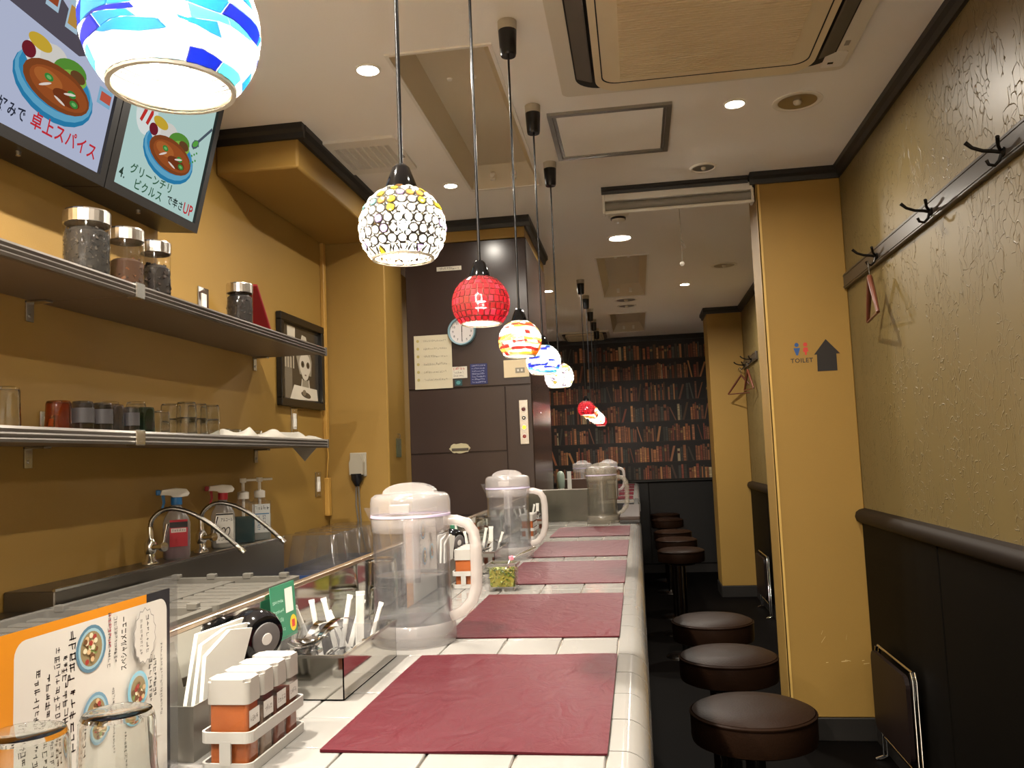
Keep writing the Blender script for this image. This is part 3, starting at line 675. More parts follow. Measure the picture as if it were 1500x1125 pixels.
jar(-1.33, 1.89, .054, .168, .125, (.13, .115, .10), 'tallest jar full of dark dried leaves, nearest on the upper shelf', 420)
jar(-1.335, 2.06, .046, .168, .085, (.26, .16, .085), 'jar half filled with brown spice pieces, between the leaf jar and the dark one', 60)
jar(-1.335, 2.20, .042, .168, .10, (.10, .07, .055), 'jar of dark brown bark pieces, third in the row under the screen', 120)
jar(-1.345, 2.74, .044, .157, .12, (.10, .08, .07), 'lone jar of black pepper corns beside the red packet', 300)
t = thing('red_packet', 'red and white paper packet leaning behind the lone jar on the upper shelf', 'packet', (-1.475, 3.25, ZS1 + .004), rot=(math.radians(46), 0, math.radians(6)))
obj('sleeve', bx(B(), -.036, .036, -.006, .006, .0, .31, .003, 1), mat('packet_red', (.5, .09, .12), .4), t); obj('white_flap', bx(B(), -.038, -.01, -.009, -.0065, .2, .325, .001, 1), PAPER, t)
obj('white_corner', bx(B(), .005, .034, -.0075, -.0062, .004, .03), PAPER, t)
def plate(name, label, loc, w, h, kind, face='x'):
    t = thing(name, label, 'wall switch', loc, rotz=0 if face == 'x' else -PI / 2)
    obj('plate', bx(B(), 0, .006, -w/2, w/2, -h/2, h/2, .002, 1), STEEL, t)
    obj('insert', bx(B(), .005, .009, -w*.22, w*.22, -h*.3, h*.3, .001, 1), WHITEP, t)
    if kind == 'switch': obj('rocker', bx(B(), .008, .0115, -w*.16, w*.16, -h*.22, h*.1, .001, 1), mat('rocker_white', '#f2efe6', .3), t)
    for s in (-1, 1): obj('screw', lathe(B(), [(0, .0072), (.0028, .007), (.003, .0055)], 8, (0, 0, 0), axis='x'), STEELB, t, loc=(0, 0, s*h*.42))
    return t
plate('wall_switch', 'steel switch plate on the wall above the upper shelf', (XL, 2.88, 1.925), .075, .12, 'switch')
plate('wall_switch', 'steel switch plate below the framed picture', (XL, 3.70, 1.52), .07, .12, 'switch')
plate('wall_switch', 'narrow steel switch plate on the wall above the sink end', (XL, 3.98, 1.222), .07, .12, 'switch')
plate('wall_switch', 'small steel plate seen between the glasses on the lower shelf', (XL, 2.05, 1.45), .055, .07, 'blank')
# framed picture
t = thing('framed_picture', 'black framed black and white picture of a pale figure above a drawing sheet', 'picture', (XL, 3.775, 1.795))
fr = [(-.255, -.205), (.255, -.205), (.255, .205), (-.255, .205)]
for (a0, a1, b0, b1) in ((-.26, .26, -.21, -.175), (-.26, .26, .175, .21), (-.26, -.225, -.175, .175), (.225, .26, -.175, .175)): obj('frame_bar', bx(B(), .002, .028, a0, a1, b0, b1, .003, 1), mat('frame_black', '#16130f', .3), t)
p = Print((.008, 0, 0), (0, 1, 0), (0, 0, 1), .00005); p.rect(-.228, .228, -.178, .178, '#3b362f')
p.rect(-.22, -.1, -.17, .02, '#6f675a'); p.rect(-.15, -.06, .11, .165, '#c9c1b0')
for k in range(5): p.rect(-.21 + k*.03, -.195 + k*.03, -.03, .03, '#a79d8b', k == 0)
p.poly([(-.02, .05), (.0, .10), (.02, .14), (.07, .135), (.10, .08), (.11, .05)], '#b9b1a1'); p.poly([(-.05, .03), (.0, .075), (.11, .075), (.14, .02), (.13, -.05), (-.01, -.05)], '#8e8676')
p.ell(.055, .0, .07, .058, '#cbc3b3'); p.ell(.055, -.035, .045, .04, '#cbc3b3')
for s in (.025, .09): p.ell(s, .0, .02, .016, '#4a443b'); p.ell(s, .0, .01, .008, '#14110e')
p.ell(.058, -.05, .012, .004, '#7a6a5c'); p.poly([(.02, -.075), (.09, -.075), (.105, -.12), (.0, -.12)], '#8f8878')
p.poly([(-.13, -.175), (.21, -.165), (.2, -.11), (-.08, -.105)], '#d5cebf'); p.poly([(.0, -.12), (.01, -.12), (.02, -.07), (.012, -.07)], '#d9d2c3'); p.poly([(.1, -.12), (.11, -.12), (.1, -.07), (.092, -.07)], '#d9d2c3')
p.ell(.06, -.145, .06, .014, '#4a443b', rot=-.1); p.ell(.04, -.135, .022, .014, '#746b5d')
p.build('picture_print', PRINTG, t)
# wiring conduit
t = thing('wall_conduit', 'ochre painted wiring conduit running down the wall corner', 'conduit', (XL, 4.085, 1.06))
obj('upper_duct', bx(B(), 0, .02, -.018, .018, .37, 1.39, .003, 1), mat('duct_ochre', '#b68c42', .5), t); obj('lower_duct', bx(B(), 0, .025, -.018, .018, 0, .19, .003, 1), mat('duct_ochre', '#b68c42', .5), t)
obj('cable', tube(B(), [(.01, 0, .38), (.014, .012, .30), (.012, .004, .24), (.01, 0, .18)], .004, 6), mat('duct_ochre', '#b68c42', .5), t)
# socket with a big plug on the cross wall
t = thing('wall_socket', 'grey wall socket box with a black plug and hanging cable', 'socket', (-1.395, 4.12, 1.19))
obj('back_box', bx(B(), -.043, .043, -.012, 0, .06, .18, .004, 2), mat('socket_grey', '#a39c8c', .5), t)
bm = B(); prism(bm, [(-.034, .07), (.034, .07), (.036, .13), (.02, .172), (-.02, .172), (-.036, .13)], -.045, -.012, 'y'); obj('cover', bm, mat('socket_grey', '#a39c8c', .5), t)
obj('plug', lathe(B(), [(0, .012), (.012, .012), (.016, .022), (.03, .045), (.032, .075), (0, .075)], 16, (0, -.03, 0)), BLACKP, t)
for k in (-1, 1): obj('cable', tube(B(), [(k*.006, -.03, .014), (k*.009, -.028, -.08), (k*.006 + .01, -.026, -.2), (k*.02 + .02, -.024, -.33)], .0045, 6), mat('cable_grey', '#6d675c', .5), t)
t = thing('key_tag', 'small hook with a clear tag hanging on the wall edge beside the dumbwaiter', 'tag', (-1.235, 4.28, 1.43))
obj('hook', tube(B(), [(.0, 0, .03), (.012, 0, .03), (.014, 0, .02), (.01, 0, .01)], .003, 6), STEEL, t); obj('card', bx(B(), .004, .0065, -.045, .045, -.09, .008, .001, 1), thin('tag_clear', (.85, .9, .85), .25, (.6, .7, .6)), t)
# ------------------------------------------------------------------ glasses on the lower shelf
def tumbler(loc, r, h, m, label, up=False, group='tumblers on the lower shelf', ribs=0, band=None, cat='glass', name='tumbler'):
    t = thing(name, label, cat, loc, group=group)
    prof = [(r, 0), (r*.985, h*.02), (r*.95, h*.35), (r*.93, h*.42), (r*.9, h*.9), (r*.82, h*.985), (r*.7, h), (0, h*.995), (0, h*.93), (r*.78, h*.93), (r*.84, h*.88), (r*.89, h*.4), (r*.92, h*.3), (r*.955, 0)]
    if up: prof = [(a, h - b) for a, b in prof]
    bm = B(); lathe(bm, prof + [prof[0]], 22)
    if ribs:
        for v in bm.verts:
            a = math.atan2(v.co.y, v.co.x); s = 1 + .025 * math.cos(ribs * a); v.co.x *= s; v.co.y *= s
    obj('glass_wall', bm, m, t)
    if band: obj('printed_band', lathe(B(), [(r*.955, h*.30), (r*.925, h*.78)], 22), band, t)
    return t
AMB = mat('amber_glass', '#d98a4e', .03, trans=1.0); GREY = mat('grey_glass', '#a9a6b0', .03, trans=1.0); GRN = mat('green_glass', '#5f8a72', .03, trans=1.0)
BAND = mat('band_grey', (.15, .135, .135), .6)
tumbler((-1.36, 1.66, ZS2), .03, .095, GLASS, 'tall clear glass at the near end of the lower shelf', ribs=10)
tumbler((-1.36, 1.83, ZS2), .031, .075, AMB, 'amber tumbler turned upside down on the lower shelf')
tumbler((-1.35, 1.905, ZS2), .028, .078, GREY, 'grey banded tumbler right beside the amber one', band=BAND)
tumbler((-1.345, 1.975, ZS2), .027, .078, GREY, 'second grey banded tumbler from the amber one', band=BAND)
tumbler((-1.35, 2.035, ZS2), .025, .077, GREY, 'plain grey tumbler behind the banded ones')
tumbler((-1.335, 2.085, ZS2), .022, .073, GREY, 'smallest grey banded tumbler, next to the green glass', band=BAND)
tumbler((-1.34, 2.155, ZS2), .028, .076, GRN, 'dark green tumbler beside the shelf joint clip')
tumbler((-1.34, 2.235, ZS2), .026, .07, GLASS, 'patterned clear tumbler right of the green one', ribs=8)
tumbler((-1.42, 2.24, ZS2), .03, .1, GLASS, 'taller clear glass standing behind the green tumbler')
tumbler((-1.47, 2.19, ZS2), .03, .1, GLASS, 'clear glass at the back near the wall behind the grey tumblers')
for k, (yy, xx) in enumerate(((2.41, -1.36), (2.485, -1.365), (2.555, -1.36), (2.44, -1.43))):
    tumbler((xx, yy, ZS2), .031, .06, GLASS, ['ribbed clear glass, bottom of the first stacked pair', 'ribbed clear glass, bottom of the second stacked pair', 'ribbed clear glass, bottom of the third stacked pair', 'ribbed clear glass at the back, bottom of its stack'][k], ribs=12)
    tumbler((xx, yy, ZS2 + .047), .031, .06, GLASS, ['ribbed clear glass on top of the first stacked pair', 'ribbed clear glass on top of the second stacked pair', 'ribbed clear glass on top of the third stacked pair', 'ribbed clear glass at the back, top of its stack'][k], ribs=12)
for k in range(4):
    t = thing('glass_dish', ['shallow glass dish behind the white cloth, nearest of four', 'shallow glass dish behind the white cloth, second of four', 'shallow glass dish behind the white cloth, third of four', 'shallow glass dish behind the white cloth, farthest of four'][k], 'dish', (-1.43, 2.74 + k * .085, ZS2), group='shallow glass dishes on the lower shelf')
    bm = B(); lathe(bm, [(0, .003), (.022, .003), (.026, 0), (.03, .003), (.04, .035), (.038, .036), (.028, .008), (0, .007)], 20); obj('bowl', bm, GLASS, t)
def cloth(label, x0, x1, y0, y1, seed, hang=False, h=.02):
    rnd = random.Random(seed); bm = B(); nx, ny = 10, 26
    ph = [rnd.uniform(0, 6) for _ in range(6)]
    def top(u, v): 
        e = min(1, 6 * min(u, 1-u, v, 1-v)); return ZS2 + .004 + e * (h * (.55 + .25 * math.sin(9*v + ph[0]) + .2 * math.sin(14*v + 5*u + ph[1]) + .15 * math.sin(7*u + ph[2] + 3*v)))
    def P(u, v): return (x0 + (x1-x0)*u + .012*math.sin(8*v+ph[3]), y0 + (y1-y0)*v + .01*math.sin(6*u+ph[4]))
    T = [[bm.verts.new((*P(i/nx, j/ny), top(i/nx, j/ny))) for j in range(ny+1)] for i in range(nx+1)]
    Bt = [[bm.verts.new((*P(i/nx, j/ny), ZS2 + .0005)) for j in range(ny+1)] for i in range(nx+1)]
    for i in range(nx):
        for j in range(ny):
            bm.faces.new((T[i][j], T[i+1][j], T[i+1][j+1], T[i][j+1])).smooth = True; bm.faces.new((Bt[i][j], Bt[i][j+1], Bt[i+1][j+1], Bt[i+1][j]))
    edge = [(0, j) for j in range(ny+1)] + [(i, ny) for i in range(1, nx+1)] + [(nx, j) for j in range(ny-1, -1, -1)] + [(i, 0) for i in range(nx-1, 0, -1)]
    for k in range(len(edge)):
        a, b = edge[k], edge[(k+1) % len(edge)]; bm.faces.new((T[a[0]][a[1]], T[b[0]][b[1]], Bt[b[0]][b[1]], Bt[a[0]][a[1]])).smooth = True
    t = thing('folded_cloth', label, 'cloth', (0, 0, 0)); obj('fabric', bm, CLOTH, t)
    if hang:
        bm = B(); n = 8
        fr_ = [[bm.verts.new((-1.43 + k*.0165, 3.347 + d + .003*math.sin(k), ZS2 + .012 - (0 if r == 0 else (.075 * max(0, 1 - abs(k - 4) / 4.2) + .02)))) for k in range(n+1)] for r in (0, 1) for d in (0, .004)]
        q = fr_
        for k in range(n):
            for A, D in ((0, 2), (1, 3)): bm.faces.new((q[A][k], q[A][k+1], q[D][k+1], q[D][k])).smooth = True
            bm.faces.new((q[0][k], q[0][k+1], q[1][k+1], q[1][k])); bm.faces.new((q[2][k], q[2][k+1], q[3][k+1], q[3][k]))
        obj('hanging_corner', bm, CLOTH, t)
    return t
cloth('white cloth folded on the lower shelf, nearer of the two', -1.41, -1.275, 2.60, 2.98, 2, h=.032); cloth('white cloth at the far end of the lower shelf with a corner hanging down behind', -1.49, -1.28, 3.045, 3.345, 5, True, .034)
# ------------------------------------------------------------------ kitchen side: sink ledge, worktop, taps, bottles
t = thing('sink_unit', 'stainless sink unit with raised rear ledge along the ochre wall', 'sink', (-1.558, 1.2, 0))
obj('cabinet', bx(B(), .0, .86, -.6, 2.9, 0, .80, .004, 1), STEELB, t)
KS = mat('sink_steel', '#6f6a62', .35, .9)
obj('rear_ledge', bx(B(), .0, .14, .70, 2.05, .80, 1.032, .004, 2), KS, t)
obj('basin', bx(B(), .145, .62, .05, 1.2, .846, .955, .004, 1), KS, t)
obj('ledge_lip', bx(B(), .132, .142, .70, 2.05, 1.03, 1.038, .001, 1), STEEL, t)
obj('worktop', bx(B(), .14, .86, -.6, 2.9, .80, .845, .003, 1), KS, t); obj('rear_worktop', bx(B(), .0, .14, 2.055, 2.9, .80, .845, .003, 1), KS, t); obj('near_worktop', bx(B(), .0, .14, -.6, .695, .80, .985, .003, 1), KS, t)
# grey drain boards
for k, (ya, yb) in enumerate(((.12, .64), (.645, 1.14))):
    t = thing('drain_board', ['slotted grey plastic drain board over the sink, nearer the camera', 'slotted grey plastic drain board over the sink, far one with raised clips'][k], 'drain board', (-1.40, 1.2 + ya, .956), group='grey drain boards over the sink')
    W, D = .43, yb - ya; G = mat('drain_grey', (.36, .345, .315), .6)
    obj('rim', ring_prism(B(), rrect(0, W, 0, D, .02), rrect(.02, W - .02, .02, D - .02, .012), 0, .045), G, t)
    obj('underside', bx(B(), .02, W - .02, .02, D - .02, .0, .006), mat('drain_dark', '#1c1a17', .8), t)
    n = 8
    for i in range(n):
        y = .03 + i * (D - .06) / n; obj('slat', bx(B(), .02, W - .02, y, y + (D - .06) / n * .62, .024, .034, .002, 1), G, t)
    obj('cross_rib', bx(B(), W*.45, W*.55, .02, D - .02, .022, .0355), G, t)
    for i in range(4): obj('clip', bx(B(), .04 + i*.11, .065 + i*.11, D - .022, D - .002, .04, .056, .002, 1), G, t)
def faucet(y, label):
    t = thing('flexible_tap', label, 'tap', (-1.487, y, 1.0335), group='flexible hose taps on the sink ledge')
    obj('base', lathe(B(), [(0, .0), (.024, 0), (.024, .006), (.016, .014), (.013, .032)], 16), CHROME, t)
    obj('body', lathe(B(), [(.013, .03), (.018, .038), (.018, .062), (.012, .072), (.009, .078), (.009, .112), (0, .113)], 16), CHROME, t)
    bm = B(); cyl(bm, (0, 0, .05), (.05, -.02, .052), .009, n=10); cyl(bm, (.05, -.02, .052), (.062, -.024, .053), .014, n=12); obj('side_valve', bm, CHROME, t)
    obj('lever', tube(B(), [(.056, -.022, .06), (.062, -.02, .095), (.066, -.016, .12)], [.004, .004, .006], 8), CHROME, t)
    K = [Vector(q) for q in ((0, 0, .11), (.006, .002, .135), (.03, .01, .158), (.065, .02, .164), (.11, .035, .15), (.16, .052, .118), (.205, .066, .078), (.24, .078, .042))]; pts = []
    for i in range(49):
        s_ = i / 48 * 7; k = min(6, int(s_)); u = s_ - k; p0, p1, p2, p3 = K[max(0, k-1)], K[k], K[k+1], K[min(7, k+2)]
        pts.append(.5 * ((2*p1) + (p2-p0)*u + (2*p0-5*p1+4*p2-p3)*u*u + (3*p1-p0-3*p2+p3)*u**3))
    bm = B(); tube(bm, pts, [.0066 + (.0011 if i % 2 else 0) for i in range(49)], 10)
    obj('flexible_hose', bm, mat('hose_steel', '#8f8b85', .25, 1.0), t)
    e = Vector(pts[-1]); d = (e - Vector(pts[-2])).normalized(); bm = B(); tube(bm, [e, e + d*.014, e + d*.016, e + d*.034], [.0075, .0075, .0095, .009], 12); obj('nozzle', bm, CHROME, t)
faucet(2.42, 'chrome tap with flexible metal hose beside the pink spray bottle'); faucet(2.725, 'farther chrome tap with flexible metal hose between the two spray bottles')
def spray(loc, label, bodym, liqm, trig, label_draw, rz):
    t = thing('spray_bottle', label, 'spray bottle', loc, rotz=rz, group='spray bottles on the sink ledge')
    def body(s, z0, z1):
        prof = [(.0, z0), (.9, z0), (1, z0 + .006)] + ([(1, z1)] if z1 < .11 else [(1, .115), (.9, .13), (.62, .15), (.38, .165), (.34, z1)])
        bm = B(); lathe(bm, [(r * .042 * s, z) for r, z in prof], 24)
        for v in bm.verts: v.co.x *= .72
        return bm
    obj('bottle', body(1, 0, .175), bodym, t); bm = body(.95, .004, .10); bm.verts.ensure_lookup_table()
    bmesh.ops.holes_fill(bm, edges=bm.edges); obj('liquid', bm, liqm, t)
    obj('collar', lathe(B(), [(.0, .172), (.0175, .172), (.0175, .196), (.0, .196)], 16), trig, t)
    bm = B(); prism(bm, [(-.05, .205), (-.045, .222), (.0, .226), (.03, .222), (.04, .208), (.034, .198), (.012, .196), (-.012, .196), (-.016, .204)], -.011, .011, 'x'); bmesh.ops.bevel(bm, geom=list(bm.edges), offset=.002, segments=1, affect='EDGES'); sh_ = obj('spray_head', bm, WHITEP, t)
    obj('nozzle', bx(B(), -.009, .009, -.062, -.048, .205, .222, .002, 1), trig, sh_)
    bm = B(); prism(bm, [(-.046, .205), (-.036, .205), (-.034, .18), (-.042, .155), (-.048, .155), (-.042, .18)], -.006, .006, 'x'); obj('trigger', bm, trig, sh_)
    p = Print((.0315, 0, .04), (0, 1, 0), (0, 0, 1), .00004); label_draw(p); p.build('bottle_label', PRINT, t)
PINK = mat('pink_liquid', '#7a3f4e', .2); MILKY = thin('milky_plastic', (.9, .9, .9), .35, (.85, .85, .85), .25)
def lab1(p): p.rect(-.024, .03, 0, .085, '#b3202e'); p.rect(-.024, .03, .06, .078, '#2b2426'); p.rect(-.02, .026, .045, .058, '#d9c8c2'); p.strokes(-.016, .048, .036, .008, '#4a3a3a', seed=3)
def lab2(p):
    p.rect(-.028, .03, -.02, .085, '#e9e6de'); p.rect(-.028, .03, .078, .083, '#222222'); p.text('アルコール', -.012, .055, .012, '#222222', w=.04); p.ell(-.006, .018, .009, .018, '#222222', rot=-.3); p.ell(-.006, .018, .006, .014, '#e9e6de', rot=-.3); p.ell(.01, .018, .009, .018, '#222222', rot=-.3); p.ell(.01, .018, .006, .014, '#e9e6de', rot=-.3)
    p.rect(-.026, -.016, .026, .036, '#222222'); p.strokes(-.02, -.012, .044, .008, '#333333', seed=9)
spray((-1.487, 2.57, 1.032), 'pink spray bottle with a blue and white trigger head', MILKY, PINK, mat('trigger_blue', '#2468a0', .35), lab1, -.95)
spray((-1.487, 2.88, 1.032), 'white labelled spray bottle with a red and white trigger head', MILKY, mat('clear_liquid', '#c8c4ba', .3), mat('trigger_red', '#a01c28', .35), lab2, -.95)
def pump(loc, label, bodym, liq, lab):
    t = thing('pump_bottle', label, 'pump bottle', loc, rotz=-.95, group='pump bottles on the sink ledge')
    obj('bottle', prism(B(), rrect(-.028, .028, -.04, .04, .012), .0, .15), bodym, t); bm = B()
    lathe(bm, [(.028, .15), (.024, .158), (.016, .165), (.016, .17)], 18); obj('shoulder', bm, bodym, t)
    if liq: obj('liquid', prism(B(), rrect(-.026, .026, -.038, .038, .011), .003, .1), liq, t)
    obj('collar', lathe(B(), [(0, .165), (.021, .165), (.021, .19), (.012, .194), (.0, .194)], 18), WHITEP, t)
    obj('stem', lathe(B(), [(.006, .19), (.006, .225), (.012, .228), (.012, .243), (0, .243)], 14), WHITEP, t)
    obj('spout', bx(B(), -.007, .007, .0, .05, .231, .24, .002, 1), WHITEP, t); obj('dip_tube', cyl(B(), (0, 0, .02), (0, 0, .17), .006, n=8), WHITEP, t)
    if lab:
        p = Print((.0285, 0, .03), (0, 1, 0), (0, 0, 1), .00004); p.rect(-.034, .034, 0, .11, '#dfe3e2'); p.strokes(-.024, .088, .05, .014, '#3a4148', seed=5); p.rect(-.03, .03, .07, .074, '#3f7fae')
        for k in range(3): p.strokes(-.026 + k*.022, .01, .05, .012, '#3f7fae' if k % 2 else '#35506a', rot=PI/2, seed=k)
        p.build('bottle_label', PRINT, t)
pump((-1.497, 3.06, 1.032), 'clear pump bottle half full of dark blue-green soap', PLASTIC, mat('teal_soap', '#2c4a4c', .2), False)
pump((-1.48, 3.165, 1.032), 'clear pump bottle with a white and blue printed label', PLASTIC, mat('grey_soap', '#8f9490', .3), True)
# upside-down clear tubs on a blue tray
t = thing('blue_tray', 'shallow blue tray under the clear tubs in the corner', 'tray', (-1.36, 3.67, .846)); obj('tray_base', prism(B(), rrect(-.17, .19, -.40, .40, .03), 0, .01), mat('tray_blue', '#27406e', .4), t); obj('tray_rim', ring_prism(B(), rrect(-.175, .195, -.405, .405, .03), rrect(-.165, .185, -.395, .395, .03), .0, .03), mat('tray_blue', '#27406e', .4), t)
TUB = thin('tub_plastic', (.95, .94, .92), .07, (.7, .68, .64), .12)
for k in range(5):
    t = thing('clear_tub', ['clear plastic tub turned over on the blue tray, nearest of the row', 'clear plastic tub turned over on the blue tray, second of the row', 'clear plastic tub turned over on the blue tray, middle of the row', 'clear plastic tub turned over on the blue tray, fourth of the row', 'clear plastic tub turned over on the blue tray, farthest of the row'][k], 'tub', (-1.35, 3.355 + k * .157, .857), group='clear tubs drying on the blue tray')
    bm = B(); n = 24; o0 = rrect(-.15, .15, -.076, .076, .02); o1 = rrect(-.125, .125, -.06, .06, .02)
    rings = [[bm.verts.new((a, b, z)) for a, b in P] for P, z in ((o0, 0), (o0, .012), ([(a*.97, b*.95) for a, b in o0], .013), (o1, .165), ([(a*.92, b*.88) for a, b in o1], .175))]
    for A, D in zip(rings[:-1], rings[1:]):
        for i in range(len(A)): bm.faces.new((A[i], A[(i+1) % len(A)], D[(i+1) % len(A)], D[i])).smooth = True
    bm.faces.new(rings[-1]); obj('tub_body', bm, TUB, t)
# ------------------------------------------------------------------ tiled counter
CY0, CY1 = .30, 4.06; XG = -.545
ct = thing('tiled_counter', 'long white tiled counter with rounded edge tiles running down the room', 'counter', (0, CY0, 0))
L = CY1 - CY0
obj('counter_body', bx(B(), -.60, -.04, 0, L, 0, .985, .004, 1), BROWNLAM, ct); obj('grout_bed', bx(B(), -.60, -.036, 0, L + .002, .95, .9965), GROUT, ct); obj('edge_bed', bx(B(), -.036, -.0095, 0, L, .93, .972), GROUT, ct)
xs = [-.0475 - .0957 * k for k in range(7)]; ys = [.921 - CY0 + .1085 * k for k in range(-6, 31)]
TM = {}
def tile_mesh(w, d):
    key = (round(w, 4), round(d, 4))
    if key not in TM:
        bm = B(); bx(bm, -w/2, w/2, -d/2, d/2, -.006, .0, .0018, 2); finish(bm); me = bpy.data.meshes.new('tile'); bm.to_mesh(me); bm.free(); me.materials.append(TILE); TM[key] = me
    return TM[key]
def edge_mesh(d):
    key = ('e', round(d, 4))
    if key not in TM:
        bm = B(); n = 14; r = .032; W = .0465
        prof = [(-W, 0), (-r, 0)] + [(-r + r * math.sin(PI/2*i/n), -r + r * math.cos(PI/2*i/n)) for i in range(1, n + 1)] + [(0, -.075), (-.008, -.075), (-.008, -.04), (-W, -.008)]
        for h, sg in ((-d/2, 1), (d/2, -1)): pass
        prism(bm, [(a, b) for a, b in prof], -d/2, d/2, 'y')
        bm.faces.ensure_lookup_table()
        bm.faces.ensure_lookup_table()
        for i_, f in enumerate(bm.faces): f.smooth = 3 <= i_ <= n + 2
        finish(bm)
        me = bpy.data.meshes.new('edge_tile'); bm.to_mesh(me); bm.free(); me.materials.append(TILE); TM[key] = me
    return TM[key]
tr_ = random.Random(4); g = .0022
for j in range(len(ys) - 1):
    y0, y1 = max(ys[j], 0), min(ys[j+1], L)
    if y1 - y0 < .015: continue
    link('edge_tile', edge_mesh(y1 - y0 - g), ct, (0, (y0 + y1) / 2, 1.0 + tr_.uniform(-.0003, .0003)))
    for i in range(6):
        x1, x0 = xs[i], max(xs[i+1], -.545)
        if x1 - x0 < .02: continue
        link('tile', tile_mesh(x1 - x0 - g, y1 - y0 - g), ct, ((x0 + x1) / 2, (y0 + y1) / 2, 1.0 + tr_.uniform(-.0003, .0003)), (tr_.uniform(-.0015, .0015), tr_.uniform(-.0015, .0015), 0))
# steel upstand
t = thing('steel_guard', 'polished steel upstand along the kitchen edge of the counter', 'guard', (XG, CY0, 1.0))
obj('side_sheet', bx(B(), -.004, 0, 0, L, .0, .122), STEELP, t); obj('top_rail', bx(B(), -.012, .003, 0, L, .12, .1275, .002, 2), mat('rail_steel', '#cbb8a4', .25, 1.0), t)
t = thing('end_screen', 'low steel sheet closing the far end of the tiled counter', 'guard', (XG, CY1 - .006, 1.0005)); obj('sheet', bx(B(), .004, .345, 0, .004, 0, .15), mat('steel_dull', (.42, .41, .37), .18, .9), t); obj('top_rail', bx(B(), .004, .347, -.003, .007, .148, .154, .002, 1), STEEL, t)
# red place mats
def mat_red():
    m, tt, b, o = nt('red_vinyl'); Lk = tt.links
    b.inputs['Base Color'].default_value = (*lin((.24, .05, .082)), 1); b.inputs['Roughness'].default_value = .45; b.inputs['Specular IOR Level'].default_value = .1
    tc = tt.nodes.new('ShaderNodeTexCoord'); mp = tt.nodes.new('ShaderNodeMapping'); mp.inputs['Scale'].default_value = (1.6, 1, 1)
    n = tt.nodes.new('ShaderNodeTexNoise'); n.inputs['Scale'].default_value = 16; n.inputs['Detail'].default_value = 5; n.inputs['Distortion'].default_value = 1.2
    bp = tt.nodes.new('ShaderNodeBump'); bp.inputs['Strength'].default_value = .5; bp.inputs['Distance'].default_value = .007
    Lk.new(tc.outputs['Object'], mp.inputs[0]); Lk.new(mp.outputs[0], n.inputs['Vector']); Lk.new(n.outputs['Fac'], bp.inputs['Height']); Lk.new(bp.outputs['Normal'], b.inputs['Normal'])
    return m
RED = mat_red()
for k, (a, b, lb) in enumerate(((.905, 1.345, 'nearest red place mat, wrinkled and scuffed'), (1.475, 1.93, 'red place mat second from the camera, beside the first pitcher'), (2.085, 2.515, 'red place mat third from the camera, right of the pickle pot'), (2.635, 3.10, 'red place mat fourth from the camera, beside the second pitcher'), (3.275, 3.71, 'red place mat at the far end of the tiled counter'))):
    bm = B(); nx, ny = 14, 18; rr = random.Random(k); ph = [rr.uniform(0, 6) for _ in range(4)]; amp = .0016 if k == 0 else .0006
    x0, x1 = -.352, -.047
    if k == 0: x0 = -.358
    T = [[bm.verts.new((x0 + (x1-x0)*i/nx, a + (b-a)*j/ny, 1.0022 + amp * (.5 + .5 * math.sin(5*i/nx*2 + ph[0] + 3*j/ny) * math.sin(6*j/ny + ph[1])))) for j in range(ny+1)] for i in range(nx+1)]
    for i in range(nx):
        for j in range(ny): bm.faces.new((T[i][j], T[i+1][j], T[i+1][j+1], T[i][j+1])).smooth = True
    ed = [T[0][j] for j in range(ny+1)] + [T[i][ny] for i in range(1, nx+1)] + [T[nx][j] for j in range(ny-1, -1, -1)] + [T[i][0] for i in range(nx-1, 0, -1)]
    lo = [bm.verts.new((v.co.x, v.co.y, 1.0006)) for v in ed]
    for q in range(len(ed)): bm.faces.new((ed[q], ed[(q+1) % len(ed)], lo[(q+1) % len(ed)], lo[q]))
    bm.faces.new(lo)
    tag(obj('place_mat', bm, RED), lb, 'place mat', 'red place mats on the tiled counter')
